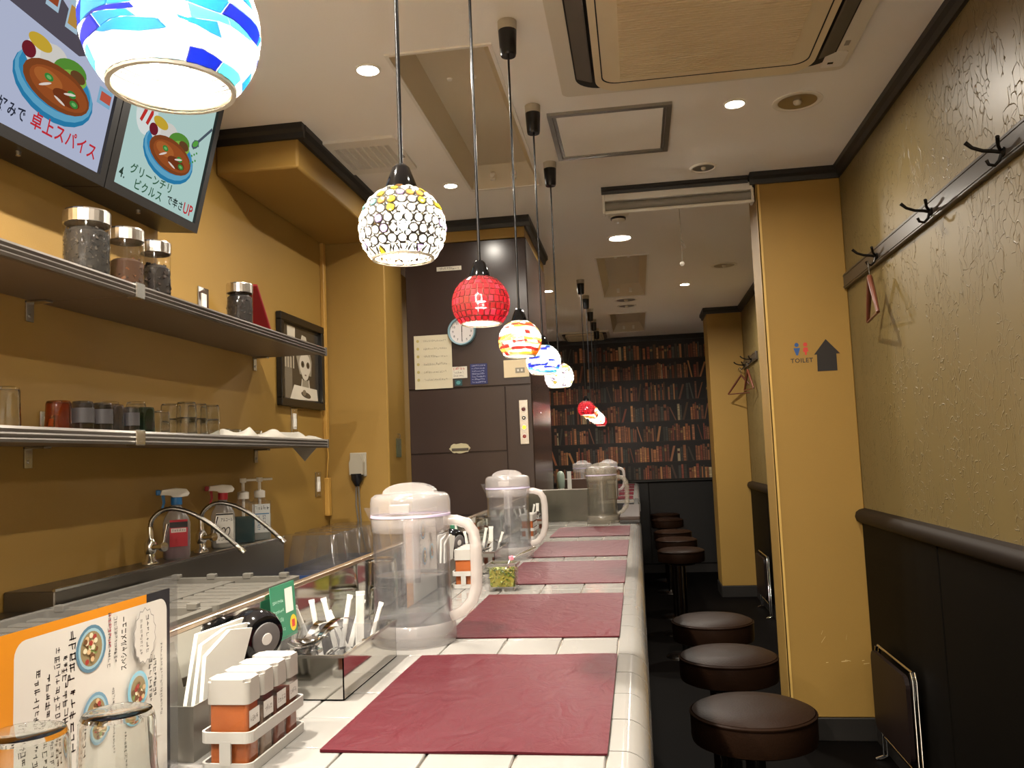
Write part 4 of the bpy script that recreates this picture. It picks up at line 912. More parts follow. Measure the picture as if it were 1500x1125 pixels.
# ------------------------------------------------------------------ counter ware
def pitcher(loc, label, water, rz=0, m=PLASTIC, f=FROST, cloudy=False):
    t = thing('water_pitcher', label, 'pitcher', loc, rotz=rz, group='lidded plastic water pitchers')
    obj('body', lathe(B(), [(0, .014), (.062, .014), (.068, .02), (.0695, .032), (.068, .06), (.0665, .2), (.067, .215), (.0645, .215), (.064, .2), (.0655, .06), (.066, .034), (.060, .0165), (0, .0165)], 36), m, t)
    obj('base_ring', lathe(B(), [(.055, 0), (.073, .0), (.075, .004), (.0735, .03), (.0705, .036), (.069, .034), (.068, .016), (.055, .012), (.055, 0)], 36), f, t)
    if water:
        obj('water', lathe(B(), [(0, .0185), (.059, .0185), (.0648, .036), (.0642, .06), (.0632, water)], 32), WATER, t); obj('water_surface', lathe(B(), [(.0632, water), (.058, water - .001), (0, water - .001)], 32), WATERTOP, t)
    obj('neck_band', lathe(B(), [(.0672, .19), (.0685, .192), (.0695, .214), (.0678, .216)], 36), f, t)
    obj('seal_ring', lathe(B(), [(.0675, .215), (.0705, .2155), (.0705, .219), (.0675, .2195)], 36), mat('seal_lilac', '#b9aeca', .3), t)
    ld_ = obj('lid', lathe(B(), [(.066, .218), (.0705, .219), (.0705, .242), (.0685, .25), (.062, .255), (.045, .257), (0, .257)], 36), f, t)
    bm = B(); n = 12; pr = []
    for i in range(n + 1): a = PI * i / n; pr.append((-.047 * math.cos(a), .2555 + .019 * math.sin(a)))
    pr2 = [(x * .86, .2555 + (z - .2555) * .84 - .0001) for x, z in reversed(pr)]
    prism(bm, [(x, z) for x, z in pr], -.013, .013, 'y', smooth=True); obj('lid_grip', bm, f, ld_)
    bm = B(); bx(bm, -.018, .018, -.0735, -.069, .224, .240, .002, 1); obj('lid_latch', bm, f, ld_)
    bm = B(); pts = [(.060, .0, .207), (.082, 0, .206), (.101, 0, .2), (.112, 0, .184), (.115, 0, .162), (.115, 0, .12), (.114, 0, .092), (.106, 0, .068), (.09, 0, .05), (.068, 0, .041)]
    tube(bm, pts, [.009, .0095, .010, .0105, .0105, .0105, .0105, .01, .0095, .009], 12); obj('handle', bm, FROST2 if f is FROST else f, t)
    bm = B(); prism(bm, [(-.064, -.018), (-.064, .018), (-.086, 0)], .192, .232, 'z'); bm.verts.ensure_lookup_table()
    for v in bm.verts:
        if v.co.x < -.08 and v.co.z < .2: v.co.x = -.066
    obj('spout', bm, m, t)
    obj('ice_tube', lathe(B(), [(.013, .10), (.0145, .10), (.0145, .218), (.013, .218)], 16), f, t)
    return t
pitcher((-.402, 1.462, 1.0005), 'large clear water pitcher, nearest on the counter, half full', .115)
pitcher((-.412, 2.655, 1.0005), 'clear water pitcher in the middle of the counter behind the pickle pot', .155)
SMOKE = thin('smoky_plastic', (.92, .90, .86), .14, (.60, .58, .54)); SMOKF = thin('smoky_frost', (.9, .88, .84), .36, (.66, .63, .58), .2)
pitcher((-.172, 3.92, 1.0005), 'smoky water pitcher at the far end of the tiled counter', .175, m=SMOKE, f=SMOKF)
SP = [((.56, .28, .08), '#b5662a'), ('#7d6a5c', '#8a7466'), ('#6b4034', '#8a6a58'), ((.46, .21, .10), '#b88468')]
def spice_set(dy, where, n0):
    x0, x1, y0, y1 = -.459, -.408, .842 + dy, .98 + dy
    t = thing('spice_rack', 'white wire rack holding four spice bottles ' + where, 'rack', ((x0+x1)/2, (y0+y1)/2, 1.0005), group='white spice racks'); hx, hy = (x1-x0)/2, (y1-y0)/2
    for z0, z1, nm in ((.030, .041, 'upper_band'), (.0, .010, 'lower_band')): obj(nm, ring_prism(B(), rrect(-hx-.003, hx+.003, -hy-.003, hy+.003, .009), rrect(-hx-.0005, hx+.0005, -hy-.0005, hy+.0005, .007), z0, z1), mat('rack_white', (.60, .59, .57), .4), t)
    obj('floor_plate', bx(B(), -hx, hx, -hy, hy, .001, .003), mat('rack_white', (.60, .59, .57), .4), t)
    for px_, py_, ax in ((0, -hy - .002, 'x'), (0, hy + .002, 'x')): obj('post', bx(B(), px_ - .006, px_ + .006, py_ - .0015, py_ + .0015, .008, .032), mat('rack_white', (.60, .59, .57), .4), t)
    for k in range(4):
        c = thing('spice_bottle', ['%s spice bottle, %s in the rack %s' % (('orange', 'grey-brown', 'dark brown', 'rust-red')[k], ('first', 'second', 'third', 'last')[k], where)][0], 'spice bottle', ((x0+x1)/2, y0 + .018 + k * .034, 1.0038), group='spice bottles in the white racks')
        w_, d_ = .0225, .0145
        obj('bottle', prism(B(), rrect(-w_, w_, -d_, d_, .005), 0, .066), CLEAR, c)
        obj('spice', prism(B(), rrect(-w_ + .0015, w_ - .0015, -d_ + .0015, d_ - .0015, .004), .002, .064 if k == 0 else .05), mat('spice_%d' % k, SP[k][0], .85, noise=.15, nscale=300), c)
        bm = B(); prism(bm, rrect(-w_ - .001, w_ + .001, -d_ - .001, d_ + .001, .006), .064, .089); bmesh.ops.bevel(bm, geom=[e for e in bm.edges if all(v.co.z > .088 for v in e.verts)], offset=.003, segments=2, affect='EDGES'); obj('cap', bm, WHITEC, c)
        p = Print((w_ + .0004, -.001, .036), (0, 1, 0), (0, 0, 1), .00004); p.rect(-.012, .012, .004, .021, (.72, .71, .69)); p.strokes(-.009, .009, .017, .006, '#6a655e', seed=k + 1); p.build('name_label', PRINT, c)
def cutlery_tray(dy, where):
    x0, x1, y0, y1 = -.535, -.400, 1.10 + dy, 1.345 + dy; h = .056
    t = thing('cutlery_tray', 'polished steel cutlery tray ' + where, 'tray', ((x0+x1)/2, (y0+y1)/2, 1.0005), group='steel cutlery trays'); hx, hy = (x1-x0)/2, (y1-y0)/2
    obj('tray_floor', bx(B(), -hx, hx, -hy, hy, 0, .0015), STEELP, t)
    for a in ((-hx, -hx + .0015, -hy, hy), (hx - .0015, hx, -hy, hy), (-hx, hx, -hy, -hy + .0015), (-hx, hx, hy - .0015, hy)): obj('tray_side', bx(B(), *a, 0, h), STEELP, t)
    obj('rolled_rim', ring_prism(B(), [(-hx-.002, -hy-.002), (hx+.002, -hy-.002), (hx+.002, hy+.002), (-hx-.002, hy+.002)], [(-hx+.002, -hy+.002), (hx-.002, -hy+.002), (hx-.002, hy-.002), (-hx+.002, hy-.002)], h - .001, h + .0025), STEEL, t)
    rnd = random.Random(int(dy * 10) + 4)
    for k in range(9):
        s = thing('spoon', 'steel spoon in the tray %s, %s from the bottom' % (where, ('first', 'second', 'third', 'fourth', 'fifth', 'sixth', 'seventh', 'eighth', 'ninth')[k]), 'spoon', ((x0+x1)/2 + rnd.uniform(-.045, .045), y0 + .055 + rnd.uniform(-.006, .01), 1.007 + .0068 * k), group='spoons in the cutlery tray ' + where, rot=(rnd.uniform(-.03, .03), rnd.uniform(-.22, .22), rnd.uniform(-.15, .15)))
        bm = B(); nn = 10
        R_ = []
        for i in range(nn + 1):
            u = i / nn; yy = -.028 + .056 * u; hw = .0165 * math.sqrt(max(0, 1 - (2*u - 1) ** 2)) * (1 + .1 * (1 - u)) + .0012; R_.append([bm.verts.new((hw * s_, yy, .006 * s_ * s_ * (hw / .0165) ** 1 + (.005 * (2*u - 1) ** 2))) for s_ in (-1, -.5, 0, .5, 1)])
        for i in range(nn):
            for j in range(4): bm.faces.new((R_[i][j], R_[i+1][j], R_[i+1][j+1], R_[i][j+1])).smooth = True
        bmesh.ops.solidify(bm, geom=bm.faces[:], thickness=.001); obj('bowl', bm, CHROME, s)
        bm = B(); P_ = []
        for i in range(9):
            u = i / 8; yy = .026 + .10 * u; zz = .006 + .012 * math.sin(PI * u * .9); hw = .0032 + .0035 * u; P_.append([bm.verts.new((hw * a, yy, zz + b)) for a, b in ((-1, 0), (1, 0), (1, .0016), (-1, .0016))])
        for A, D in zip(P_[:-1], P_[1:]):
            for j in range(4): bm.faces.new((A[j], A[(j+1) % 4], D[(j+1) % 4], D[j])).smooth = True
        bm.faces.new(P_[0]); bm.faces.new(P_[-1]); obj('stem', bm, CHROME, s)
    b0 = thing('acrylic_cup', 'clear acrylic box of white sticks in the cutlery tray ' + where, 'holder', ((x0+x1)/2 - .002, y1 - .045, 1.003)); hx, hy = .058, .034
    for a in ((-hx, -hx + .002, -hy, hy), (hx - .002, hx, -hy, hy), (-hx, hx, -hy, -hy + .002), (-hx, hx, hy - .002, hy), (-.001, .001, -hy, hy)): obj('wall', bx(B(), *a, 0, .065), PLASTIC, b0)
    obj('floor_plate', bx(B(), -hx, hx, -hy, hy, 0, .002), PLASTIC, b0)
    for k, (xx, tx, ty, ln, wd) in enumerate((a_, b_ * 1.4, c_, d_ * .9, e_) for a_, b_, c_, d_, e_ in ((-.045, -.25, .1, .098, .008), (-.038, -.12, -.05, .1, .008), (-.012, -.16, .0, .105, .008), (-.008, .16, .1, .112, .008), (.002, .2, -.12, .1, .0085), (.022, .02, .05, .112, .013), (.034, .22, .0, .098, .0065), (.012, -.3, .05, .09, .007))):
        o = thing('paper_stick', ['white stick packet in the tray %s, %s from the kitchen' % (where, ('first', 'second', 'third', 'fourth', 'fifth', 'sixth', 'seventh', 'eighth')[k])][0], 'stick packet', (b0.location.x + xx, b0.location.y + .004 * (k % 3 - 1), 1.006), rot=(ty, tx, .2 * (k % 3)), group='white stick packets')
        bm = B(); bx(bm, -wd/2, wd/2, -.0018, .0018, 0, ln, .001, 1); obj('packet', bm, PAPER, o); obj('crimped_end', bx(B(), -wd/2 - .0006, wd/2 + .0006, -.0008, .0008, ln, ln + .005), PAPER, o)
def menu_stand(dy, where, full=True):
    t = thing('menu_sheet', 'laminated menu sheet with orange border standing sideways ' + where, 'menu', (-.50, .865 + dy, 1.0005), group='laminated menus standing on the counter')
    W, H = .30, .199
    obj('laminate', bx(B(), -.0012, .0, -W, 0, 0, H), thin('laminate_film', (.86, .86, .86), .1, (.6, .6, .6), .08), t)
    p = Print((.0004, 0, 0), (0, 1, 0), (0, 0, 1), .00003)
    p.rect(-W + .004, -.016, .002, H - .012, '#2c2c30'); p.poly([(-W + .004, .002), (-.21, .002), (-.21, H - .012), (-W + .004, H - .012)], (.78, .50, .13)); p.rect(-.21, -.059, H - .034, H - .012, (.78, .50, .13))
    # white rounded page
    pts = [(a, b) for a, b in rrect(-.243, -.022, -.02, H - .0205, .013)]; p.poly([(a, max(b, .002)) for a, b in pts], (.78, .76, .73))
    if full:
        R9 = PI / 2
        p.text('スペシャルメニュー', -.092, .122, .010, '#1f1c1c', rot=R9, w=.05)
        for k, (a, l, h, b0, c) in enumerate(((-.228, .05, .009, .06, '#3a3636'), (-.213, .105, .008, .045, '#2a2626'), (-.200, .10, .008, .04, '#2a2626'), (-.188, .125, .008, .035, '#3a3636'), (-.178, .115, .008, .04, '#2a2626'), (-.168, .038, .010, .132, '#1f1c1c'), (-.168, .05, .011, .07, '#1f1c1c'), (-.118, .048, .005, .13, '#4a4646'), (-.117, .03, .005, .148, '#b04a5a'), (-.108, .04, .005, .132, '#4a4646'), (-.112, .055, .004, .055, '#4a4646'), (-.05, .045, .006, .08, '#2a2626'), (-.042, .04, .006, .084, '#2a2626'), (-.031, .07, .004, .062, '#6a6666'), (-.09, .05, .005, .02, '#4a4646'))): p.strokes(a, b0, l, h, c, rot=R9, seed=k + 20)
        p.rect(-.052, -.036, .042, .068, '#c9c6c0')
        for cx, cy, ra, rb_, rim in ((-.147, .153, .0215, .021, '#56788c'), (-.142, .093, .019, .02, '#6a8fa6'), (-.078, .098, .017, .018, '#78b4cc')):
            p.ell(cx, cy, ra, rb_, rim); p.ell(cx, cy, ra * .84, rb_ * .86, '#8fb0bc'); p.ell(cx, cy, ra * .72, rb_ * .74, '#8a7a58'); rnd = random.Random(int(cx * 1000)); p.layer += 1
            for q in range(34):
                an = rnd.uniform(0, 6.28); rr = rnd.uniform(0, .62); p.ell(cx + ra * rr * math.cos(an), cy + rb_ * rr * math.sin(an), .0028, .0025, rnd.choice(('#6b4a30', '#c9a87e', '#7a8a4e', '#9a3c34', '#d8c8a8')), True, 7)
        star = [(-.068 + (.0175 + .0022 * (i % 2)) * math.cos(2*PI*i/28), .148 + (.025 + .003 * (i % 2)) * math.sin(2*PI*i/28)) for i in range(28)]
        p.poly(star, '#8f8b88'); p.poly([(-.068 + (a + .068) * .95, .148 + (b - .148) * .96) for a, b in star], (.78, .76, .73))
        p.strokes(-.061, .131, .034, .006, '#3a3636', rot=R9, seed=50); p.strokes(-.072, .131, .034, .005, '#7a7672', rot=R9, seed=51)
    p.build('menu_print', PRINTG, t)
    bm = B(); bx(bm, -.012, .012, -W * .9, -W * .86, .0, .012, .002, 1); bx(bm, -.012, .012, -.03, -.02, .0, .012, .002, 1); bx(bm, -.012, -.0015, -W*.9, -.02, 0, .003); obj('acrylic_foot', bm, PLASTIC, t)
def napkins(dy, where):
    t = thing('napkin_stand', 'open steel napkin stand ' + where, 'napkin stand', (-.508, .93 + dy, 1.0005))
    bm = B(); prism(bm, [(-.06, 0), (.07, 0), (.07, .06), (.0, .062), (-.02, .118), (-.06, .118)], -.024, -.0225, 'x'); obj('back_plate', bm, STEELB, t)
    bm = B(); prism(bm, [(-.06, 0), (.07, 0), (.07, .058), (-.06, .058)], .0215, .023, 'x'); obj('front_plate', bm, STEELB, t)
    obj('base_plate', bx(B(), -.0225, .0215, -.06, .07, 0, .002), STEELB, t)
    obj('end_plate', bx(B(), -.0225, .0215, -.06, -.0585, .002, .058), STEELB, t)
    for k in range(3):
        bm = B(); o = .012 * (2 - k); q = [(-.035, .004), (.05, .004), (.07 + o, .07), (.098 + o, .118 - .004 * k), (.04 + o, .119), (-.018 + o, .121 - .01 * k)]
        a0 = -.012 + k * .0115
        prism(bm, q, a0, a0 + .0045, 'x'); tag(obj('napkin', bm, PAPER, None, (-.508, .93 + dy, 1.0005)), 'folded paper napkin in the stand %s, %s from the kitchen' % (where, ('first', 'second', 'third')[k]), 'napkin', 'paper napkins in the steel stands')
def bell(dy, where):
    t = thing('call_button', 'round black call button with grey face on the steel upstand ' + where, 'call button', (XG + .001, 1.09 + dy, 1.098), group='black call buttons', rot=(0, math.radians(8), math.radians(-28)))
    obj('housing', lathe(B(), [(0, 0), (.018, 0), (.02, .012), (.03, .02), (.0335, .03), (.0335, .05), (.029, .059), (.022, .061), (0, .061)], 28, axis='x'), BLACKG, t)
    obj('face_disc', lathe(B(), [(.021, .0605), (.021, .063), (.019, .0638), (0, .0638)], 28, axis='x'), mat('face_grey', '#5d5a5a', .4), t); obj('centre_dot', lathe(B(), [(.008, .0636), (.0075, .0645), (0, .0646)], 16, axis='x'), mat('dot_pale', '#c9c6c2', .4), t)
def green_card(dy, where):
    t = thing('green_card', 'green printed card leaning on the steel upstand ' + where, 'card', (-.533, 1.225 + dy, 1.058), group='green cards on the steel upstand', rot=(0, math.radians(-4), 0))
    obj('card', bx(B(), -.001, .0, -.045, .042, -.002, .078), mat('card_green', '#2f7a5a', .45), t)
    p = Print((.0003, 0, 0), (0, 1, 0), (0, 0, 1), .00004); p.rect(.004, .032, .034, .07, '#dedcd4'); p.ell(.028, .016, .012, .012, '#e6b820'); p.rect(.0225, .0335, .010, .021, '#c8382a')
    for k in range(4): p.strokes(-.04, .01 + k * .014, .034, .006, '#bfe0cf', seed=k + 70)
    p.build('card_print', PRINT, t)
def stack(x, y, where, n=2, r=.032):
    for k in range(n): tumbler((x, y, 1.0008 + .052 * k), r, .074, GLASS, 'clear water glass %s, %s of the stack' % (where, ('bottom', 'top')[k] if n == 2 else ('bottom', 'middle', 'top')[k]), group='stacked water glasses on the counter', name='water_glass')
spice_set(0, 'nearest the camera', 0); spice_set(1.2, 'seen behind the first pitcher', 1); spice_set(2.4, 'behind the second pitcher', 2)
cutlery_tray(0, 'in front of the first pitcher'); cutlery_tray(1.2, 'left of the pickle pot'); cutlery_tray(2.38, 'far down the counter')
menu_stand(0, 'at the near left corner'); menu_stand(1.2, 'behind the first pitcher handle'); 
napkins(0, 'beside the near spice rack'); napkins(1.2, 'behind the first pitcher')
bell(0, 'near the first cutlery tray'); bell(1.2, 'behind the first pitcher handle'); green_card(0, 'near the first cutlery tray'); green_card(1.2, 'behind the first pitcher handle')
stack(-.505, 1.62, 'behind the first pitcher', 2, .03); stack(-.512, 2.75, 'behind the pickle pot', 2, .028)
stack(-.412, .625, 'standing in front of the near menu', 2, .031); stack(-.452, .575, 'at the near left frame corner', 2, .033)
# pickle pot
t = thing('pickle_pot', 'square glass pot of green chili pickles with a steel rim and spoon', 'pot', (-.330, 2.012, 1.0005))
bm = B(); o0, o1 = .031, .034
def sqr(h, z): return [(-h, -h, z), (h, -h, z), (h, h, z), (-h, h, z)]
R_ = [[bm.verts.new(q) for q in sqr(h, z)] for h, z in ((.030, 0), (.031, .006), (.034, .06), (.031, .06), (.0275, .01))]
for A, D in zip(R_[:-1], R_[1:]):
    for i in range(4): bm.faces.new((A[i], A[(i+1) % 4], D[(i+1) % 4], D[i]))
bm.faces.new(R_[0]); bm.faces.new(R_[-1]); obj('glass_wall', bm, CLEAR, t)
bm = B(); rr = random.Random(2); a = [bm.verts.new(q) for q in sqr(.027, .0105)]; b = [bm.verts.new(q) for q in sqr(.0295, .05)]
for i in range(4): bm.faces.new((a[i], a[(i+1) % 4], b[(i+1) % 4], b[i]))
bm.faces.new(a); bm.faces.new(b)
for k in range(170):
    s = rr.uniform(.003, .006); f = rr.randrange(3); z = rr.uniform(.012, .05); h = .0265 + .0025 * z / .05
    pos = ((rr.uniform(-h, h), -h, z), (h, rr.uniform(-h, h), z), (rr.uniform(-h, h), rr.uniform(-h, h), .05))[f]
    bmesh.ops.create_cube(bm, size=1, matrix=Matrix.Translation(pos) @ Matrix.Rotation(rr.uniform(0, 6), 4, (rr.random(), 1, rr.random())) @ Matrix.Diagonal((s, s * .5, s, 1)))
for f in bm.faces: f.material_index = rr.choice((0, 0, 1, 2))
obj('pickles', bm, [mat('pickle_a', (.38, .41, .12), .5), mat('pickle_b', (.24, .30, .09), .5), mat('pickle_c', (.48, .45, .16), .5)], t, kind='stuff')
obj('steel_rim', ring_prism(B(), rrect(-.0365, .0365, -.0365, .0365, .003), rrect(-.031, .031, -.031, .031, .002), .058, .064), STEEL, t)
s = thing('pickle_spoon', 'small steel spoon with a red tag resting in the pickle pot', 'spoon', (-.322, 2.01, 1.052), rot=(0, math.radians(-10), math.radians(35)))
obj('stem', tube(B(), [(0, 0, .0), (.015, 0, .018), (.05, 0, .022), (.085, 0, .026)], [.003, .0025, .003, .004], 8), CHROME, s); obj('bowl', lathe(B(), [(0, -.008), (.008, -.006), (.011, 0), (.009, .001), (0, -.004)], 14), CHROME, s); obj('tag', bx(B(), .012, .022, -.004, .004, .014, .024, .001, 1), mat('tag_pink', '#c26a7a', .5), s)
# ------------------------------------------------------------------ dumbwaiter cabinet
t = thing('dumbwaiter_cabinet', 'tall dark brown dumbwaiter cabinet with sliding hatch doors and button panel', 'cabinet', (-1.215, 4.446, 0)); Wd = .675; Dd = .95
obj('carcass', bx(B(), 0, Wd, .012, Dd, 0, 2.5, .002, 1), BROWNLAM, t)
obj('top_panel', bx(B(), .002, Wd - .002, .0, .012, 1.703, 2.498, .002, 1), BROWNLAM, t); obj('upper_door', bx(B(), .002, .53, .003, .012, 1.354, 1.697, .002, 1), BROWNLAM, t); obj('lower_door', bx(B(), .002, .53, .006, .012, 1.02, 1.348, .002, 1), BROWNLAM, t); obj('base_panel', bx(B(), .002, .53, .0, .012, .02, 1.014, .002, 1), BROWNLAM, t)
obj('side_post', bx(B(), .534, Wd - .002, .0, .012, .02, 1.697, .002, 1), BROWNLAM, t)
r = random.Random(9); pts = []
for i in range(26):
    a = 2 * PI * i / 26; pts.append((.275 + (.058 + r.uniform(-.006, .006)) * math.cos(a), 1.375 + (.028 + r.uniform(-.004, .004)) * math.sin(a)))
dh = obj('worn_patch', prism(B(), pts, .0, .0035, 'y'), mat('bare_patch', '#b5ab8a', .8), t); obj('recessed_grip', bx(B(), .23, .322, -.004, .001, 1.362, 1.376, .002, 1), mat('grip_dark', '#4a4238', .6), t)
bp = thing('button_panel', 'steel button panel with four round buttons on the dumbwaiter post', 'control panel', (-.587, 4.445, 1.5)); obj('plate', bx(B(), -.024, .024, -.006, .0, -.118, .118, .002, 1), STEEL, bp)
for z, c, e in ((.068, '#5a1c1c', 0), (.022, '#26282c', 0), (-.028, '#d9861e', 1.2), (-.076, '#7d2a20', .1)):
    o = obj('button', lathe(B(), [(0, -.013), (.009, -.0125), (.011, -.009), (.011, -.005)], 16, (0, 0, z), axis='y'), mat('button_%d' % int(z * 1000), c, .3, emit=c, es=e), bp); obj('button_ring', lathe(B(), [(.011, -.0085), (.0135, -.0085), (.0145, -.005)], 16, (0, 0, z), axis='y'), CHROME, o)
    if abs(z - .022) < .001: obj('key_mark', bx(B(), -.004, .004, -.014, -.0128, .018, .026), STEEL, o)
DY = 4.443
def sheet(name, label, x0, x1, z0, z1, draw, col, cat='notice', y=DY):
    t = thing(name, label, cat, ((x0+x1)/2, y, (z0+z1)/2)); w_, h_ = (x1-x0)/2, (z1-z0)/2
    obj('paper', bx(B(), -w_, w_, -.0012, 0, -h_, h_), mat('paper_' + col, col, .7), t)
    p = Print((0, -.0014, 0), (1, 0, 0), (0, 0, 1), .0001); draw(p, w_, h_)
    if p.F: p.build('print', PRINT, t)
    return t
def d1(p, w_, h_):
    for k in range(6): p.strokes(-w_ * .5, h_ * (.75 - k * .29), w_ * 1.2, .012, '#8a8478', seed=k); p.ell(-w_ * .8, h_ * (.8 - k * .29), .008, .008, '#a89a5e')
sheet('notice', 'large cream handwritten notice taped on the dumbwaiter cabinet', -1.175, -.966, 1.702, 1.995, d1, '#c6bda4')
def d2(p, w_, h_): p.strokes(-w_*.9, h_*.4, w_*1.7, .018, '#b03a30', seed=4); p.strokes(-w_*.9, -h_*.2, w_*1.4, .012, '#4a4440', seed=5); p.strokes(-w_*.9, -h_*.75, w_*1.3, .012, '#4a4440', seed=6)
sheet('notice', 'small white notice with a red heading beside the cream sheet', -.966, -.885, 1.752, 1.815, d2, '#d0cabc')
def d3(p, w_, h_):
    for k in range(7): p.strokes(-w_*.8, h_*(.75 - k*.27), w_*1.5, .009, '#b9bcd6', seed=k + 8)
sheet('notice', 'small dark blue notice with white print on the dumbwaiter cabinet', -.868, -.775, 1.715, 1.825, d3, '#2a2f5e')
sheet('label_strip', 'narrow white label strip high on the dumbwaiter cabinet', -1.035, -.897, 2.345, 2.368, lambda p, w_, h_: p.strokes(-w_*.8, -h_*.5, w_*1.5, .013, '#4a4540', seed=2), '#cfc8b8', 'label')
sheet('sticker', 'faded teal sticker under the red-headed notice', -.955, -.915, 1.712, 1.745, lambda p, w_, h_: p.ell(0, 0, w_*.6, h_*.6, '#4a8a8c'), '#24484c', 'sticker')
t = thing('switch_plate', 'beige double switch plate on the dumbwaiter post behind the orange pendant', 'wall switch', (-.617, 4.445, 1.785)); obj('plate', bx(B(), -.068, .068, -.007, 0, -.045, .05, .002, 1), CREAMP, t)
obj('frame', bx(B(), -.005, .045, -.009, -.006, -.022, .006, .001, 1), mat('plate_grey', '#8f8877', .5), t)
for k in (0, 1): obj('rocker', bx(B(), .005 + k*.02, .015 + k*.02, -.0115, -.008, -.014, -.002, .001, 1), WHITEP, t)
t = thing('wall_clock', 'round wall clock with a pale blue rim half hidden by the red pendant', 'clock', (-.905, 4.443, 2.005)); R = .078
obj('rim', lathe(B(), [(R*.84, -.004), (R*.86, -.022), (R*.95, -.026), (R, -.016), (R, 0)], 36, axis='y'), mat('clock_blue', '#7f9fac', .35), t)
obj('dial', lathe(B(), [(0, -.006), (R*.88, -.006)], 32, axis='y'), mat('clock_dial', '#cdc6c4', .5), t)
p = Print((0, -.0065, 0), (1, 0, 0), (0, 0, 1), .0001)
for k in range(1, 13): a = PI/2 - 2*PI*k/12; p.text(str(k), .05*math.cos(a), .05*math.sin(a) - .006, .012, '#2c2830', up=(k == 1), align='c')
p.build('numerals', PRINT, t); bm = B(); bx(bm, -.0015, .0015, -.0105, -.0095, -.05, .004); obj('minute_hand', bm, BLACKP, t); bm = B(); bx(bm, -.002, .002, -.0095, -.0085, -.003, .03); obj('hour_hand', bm, BLACKP, t)
# ------------------------------------------------------------------ counter flap and second counter
t = thing('counter_flap', 'dark wooden lift-up counter flap between the two counters', 'counter flap', (-.05, 3.84, 1.0015)); obj('board', bx(B(), -.045, .046, 0, .92, .012, .03, .003, 1), mat('flap_wood', (.19, .135, .105), .4, noise=.15, nscale=14), t); obj('front_batten', bx(B(), -.045, .046, -.002, .03, 0, .0125, .002, 1), BLACKTRIM, t)
obj('bracket', bx(B(), .012, .04, .90, 1.9, -.03, .011, .003, 1), BLACKTRIM, t)
t = thing('far_counter', 'second white tiled counter beyond the flap with striped red mats', 'counter', (0, 5.75, 0)); L2 = 3.4
obj('counter_body', bx(B(), -.58, -.04, 0, L2, 0, .985, .004, 1), BROWNLAM, t); obj('front_board', bx(B(), -.58, -.006, -.012, .006, .93, .985, .002, 1), BLACKTRIM, t); obj('grout_bed', bx(B(), -.58, -.036, .006, L2, .95, .9965), GROUT, t)
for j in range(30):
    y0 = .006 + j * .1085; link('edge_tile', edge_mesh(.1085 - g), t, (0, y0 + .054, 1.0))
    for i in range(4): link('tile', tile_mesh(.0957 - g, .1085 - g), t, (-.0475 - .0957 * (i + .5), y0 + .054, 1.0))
for k in range(5):
    bm = B(); bx(bm, -.35, -.047, 5.87 + k * .62, 6.31 + k * .62, 1.0008, 1.003, .001, 1)
    tag(obj('place_mat', bm, RED), ('first', 'second', 'third', 'fourth', 'fifth')[k] + ' red place mat of the far counter, counted from the flap', 'place mat', 'red place mats on the far counter')
t = thing('wooden_box', 'dark brown wooden box on the near end of the far counter', 'box', (-.40, 5.95, 1.0005))
for a in ((-.17, .17, -.06, -.05), (-.17, .17, .05, .06), (-.17, -.16, -.05, .05), (.16, .17, -.05, .05)): obj('board', bx(B(), *a, .0, .15, .002, 1), mat('box_wood', '#3c2618', .45, noise=.2, nscale=20), t)
obj('bottom', bx(B(), -.16, .16, -.05, .05, 0, .008), DARKWOOD, t)
t = thing('steel_canister', 'grey steel canister standing at the end of the wooden box', 'canister', (-.185, 6.0, 1.0005)); obj('body', bx(B(), -.035, .035, -.05, .05, 0, .165, .006, 2), STEELB, t); obj('lid', bx(B(), -.037, .037, -.052, .052, .165, .175, .003, 1), STEEL, t)
pitcher((-.405, 6.20, 1.0005), 'white-lidded water pitcher behind the wooden box, left of the two', .1, rz=.8); pitcher((-.225, 6.45, 1.0005), 'clear-lidded water pitcher behind the wooden box, right of the two', .1)
t = thing('soap_dispenser', 'white soap dispenser with a green-tinted dome beside the wooden box', 'dispenser', (-.53, 5.80, 1.0005)); obj('base', lathe(B(), [(0, 0), (.032, 0), (.034, .01), (.03, .06), (.022, .09), (.0, .09)], 20), WHITEP, t)
obj('dome', lathe(B(), [(.02, .09), (.026, .10), (.028, .15), (.027, .18), (.02, .2), (.008, .209), (0, .21)], 20), mat('dome_green', (.50, .55, .50), .3), t); obj('nozzle', bx(B(), -.008, .008, -.045, -.02, .075, .09, .003, 1), WHITEP, t)
t = thing('stick_holder', 'white card holder poking up beside the wooden box', 'card', (-.475, 5.85, 1.0005)); obj('card', bx(B(), -.014, .014, -.004, .004, 0, .205, .001, 1), PAPER, t); obj('foot', bx(B(), -.018, .018, -.014, .014, 0, .006, .001, 1), PLASTIC, t)
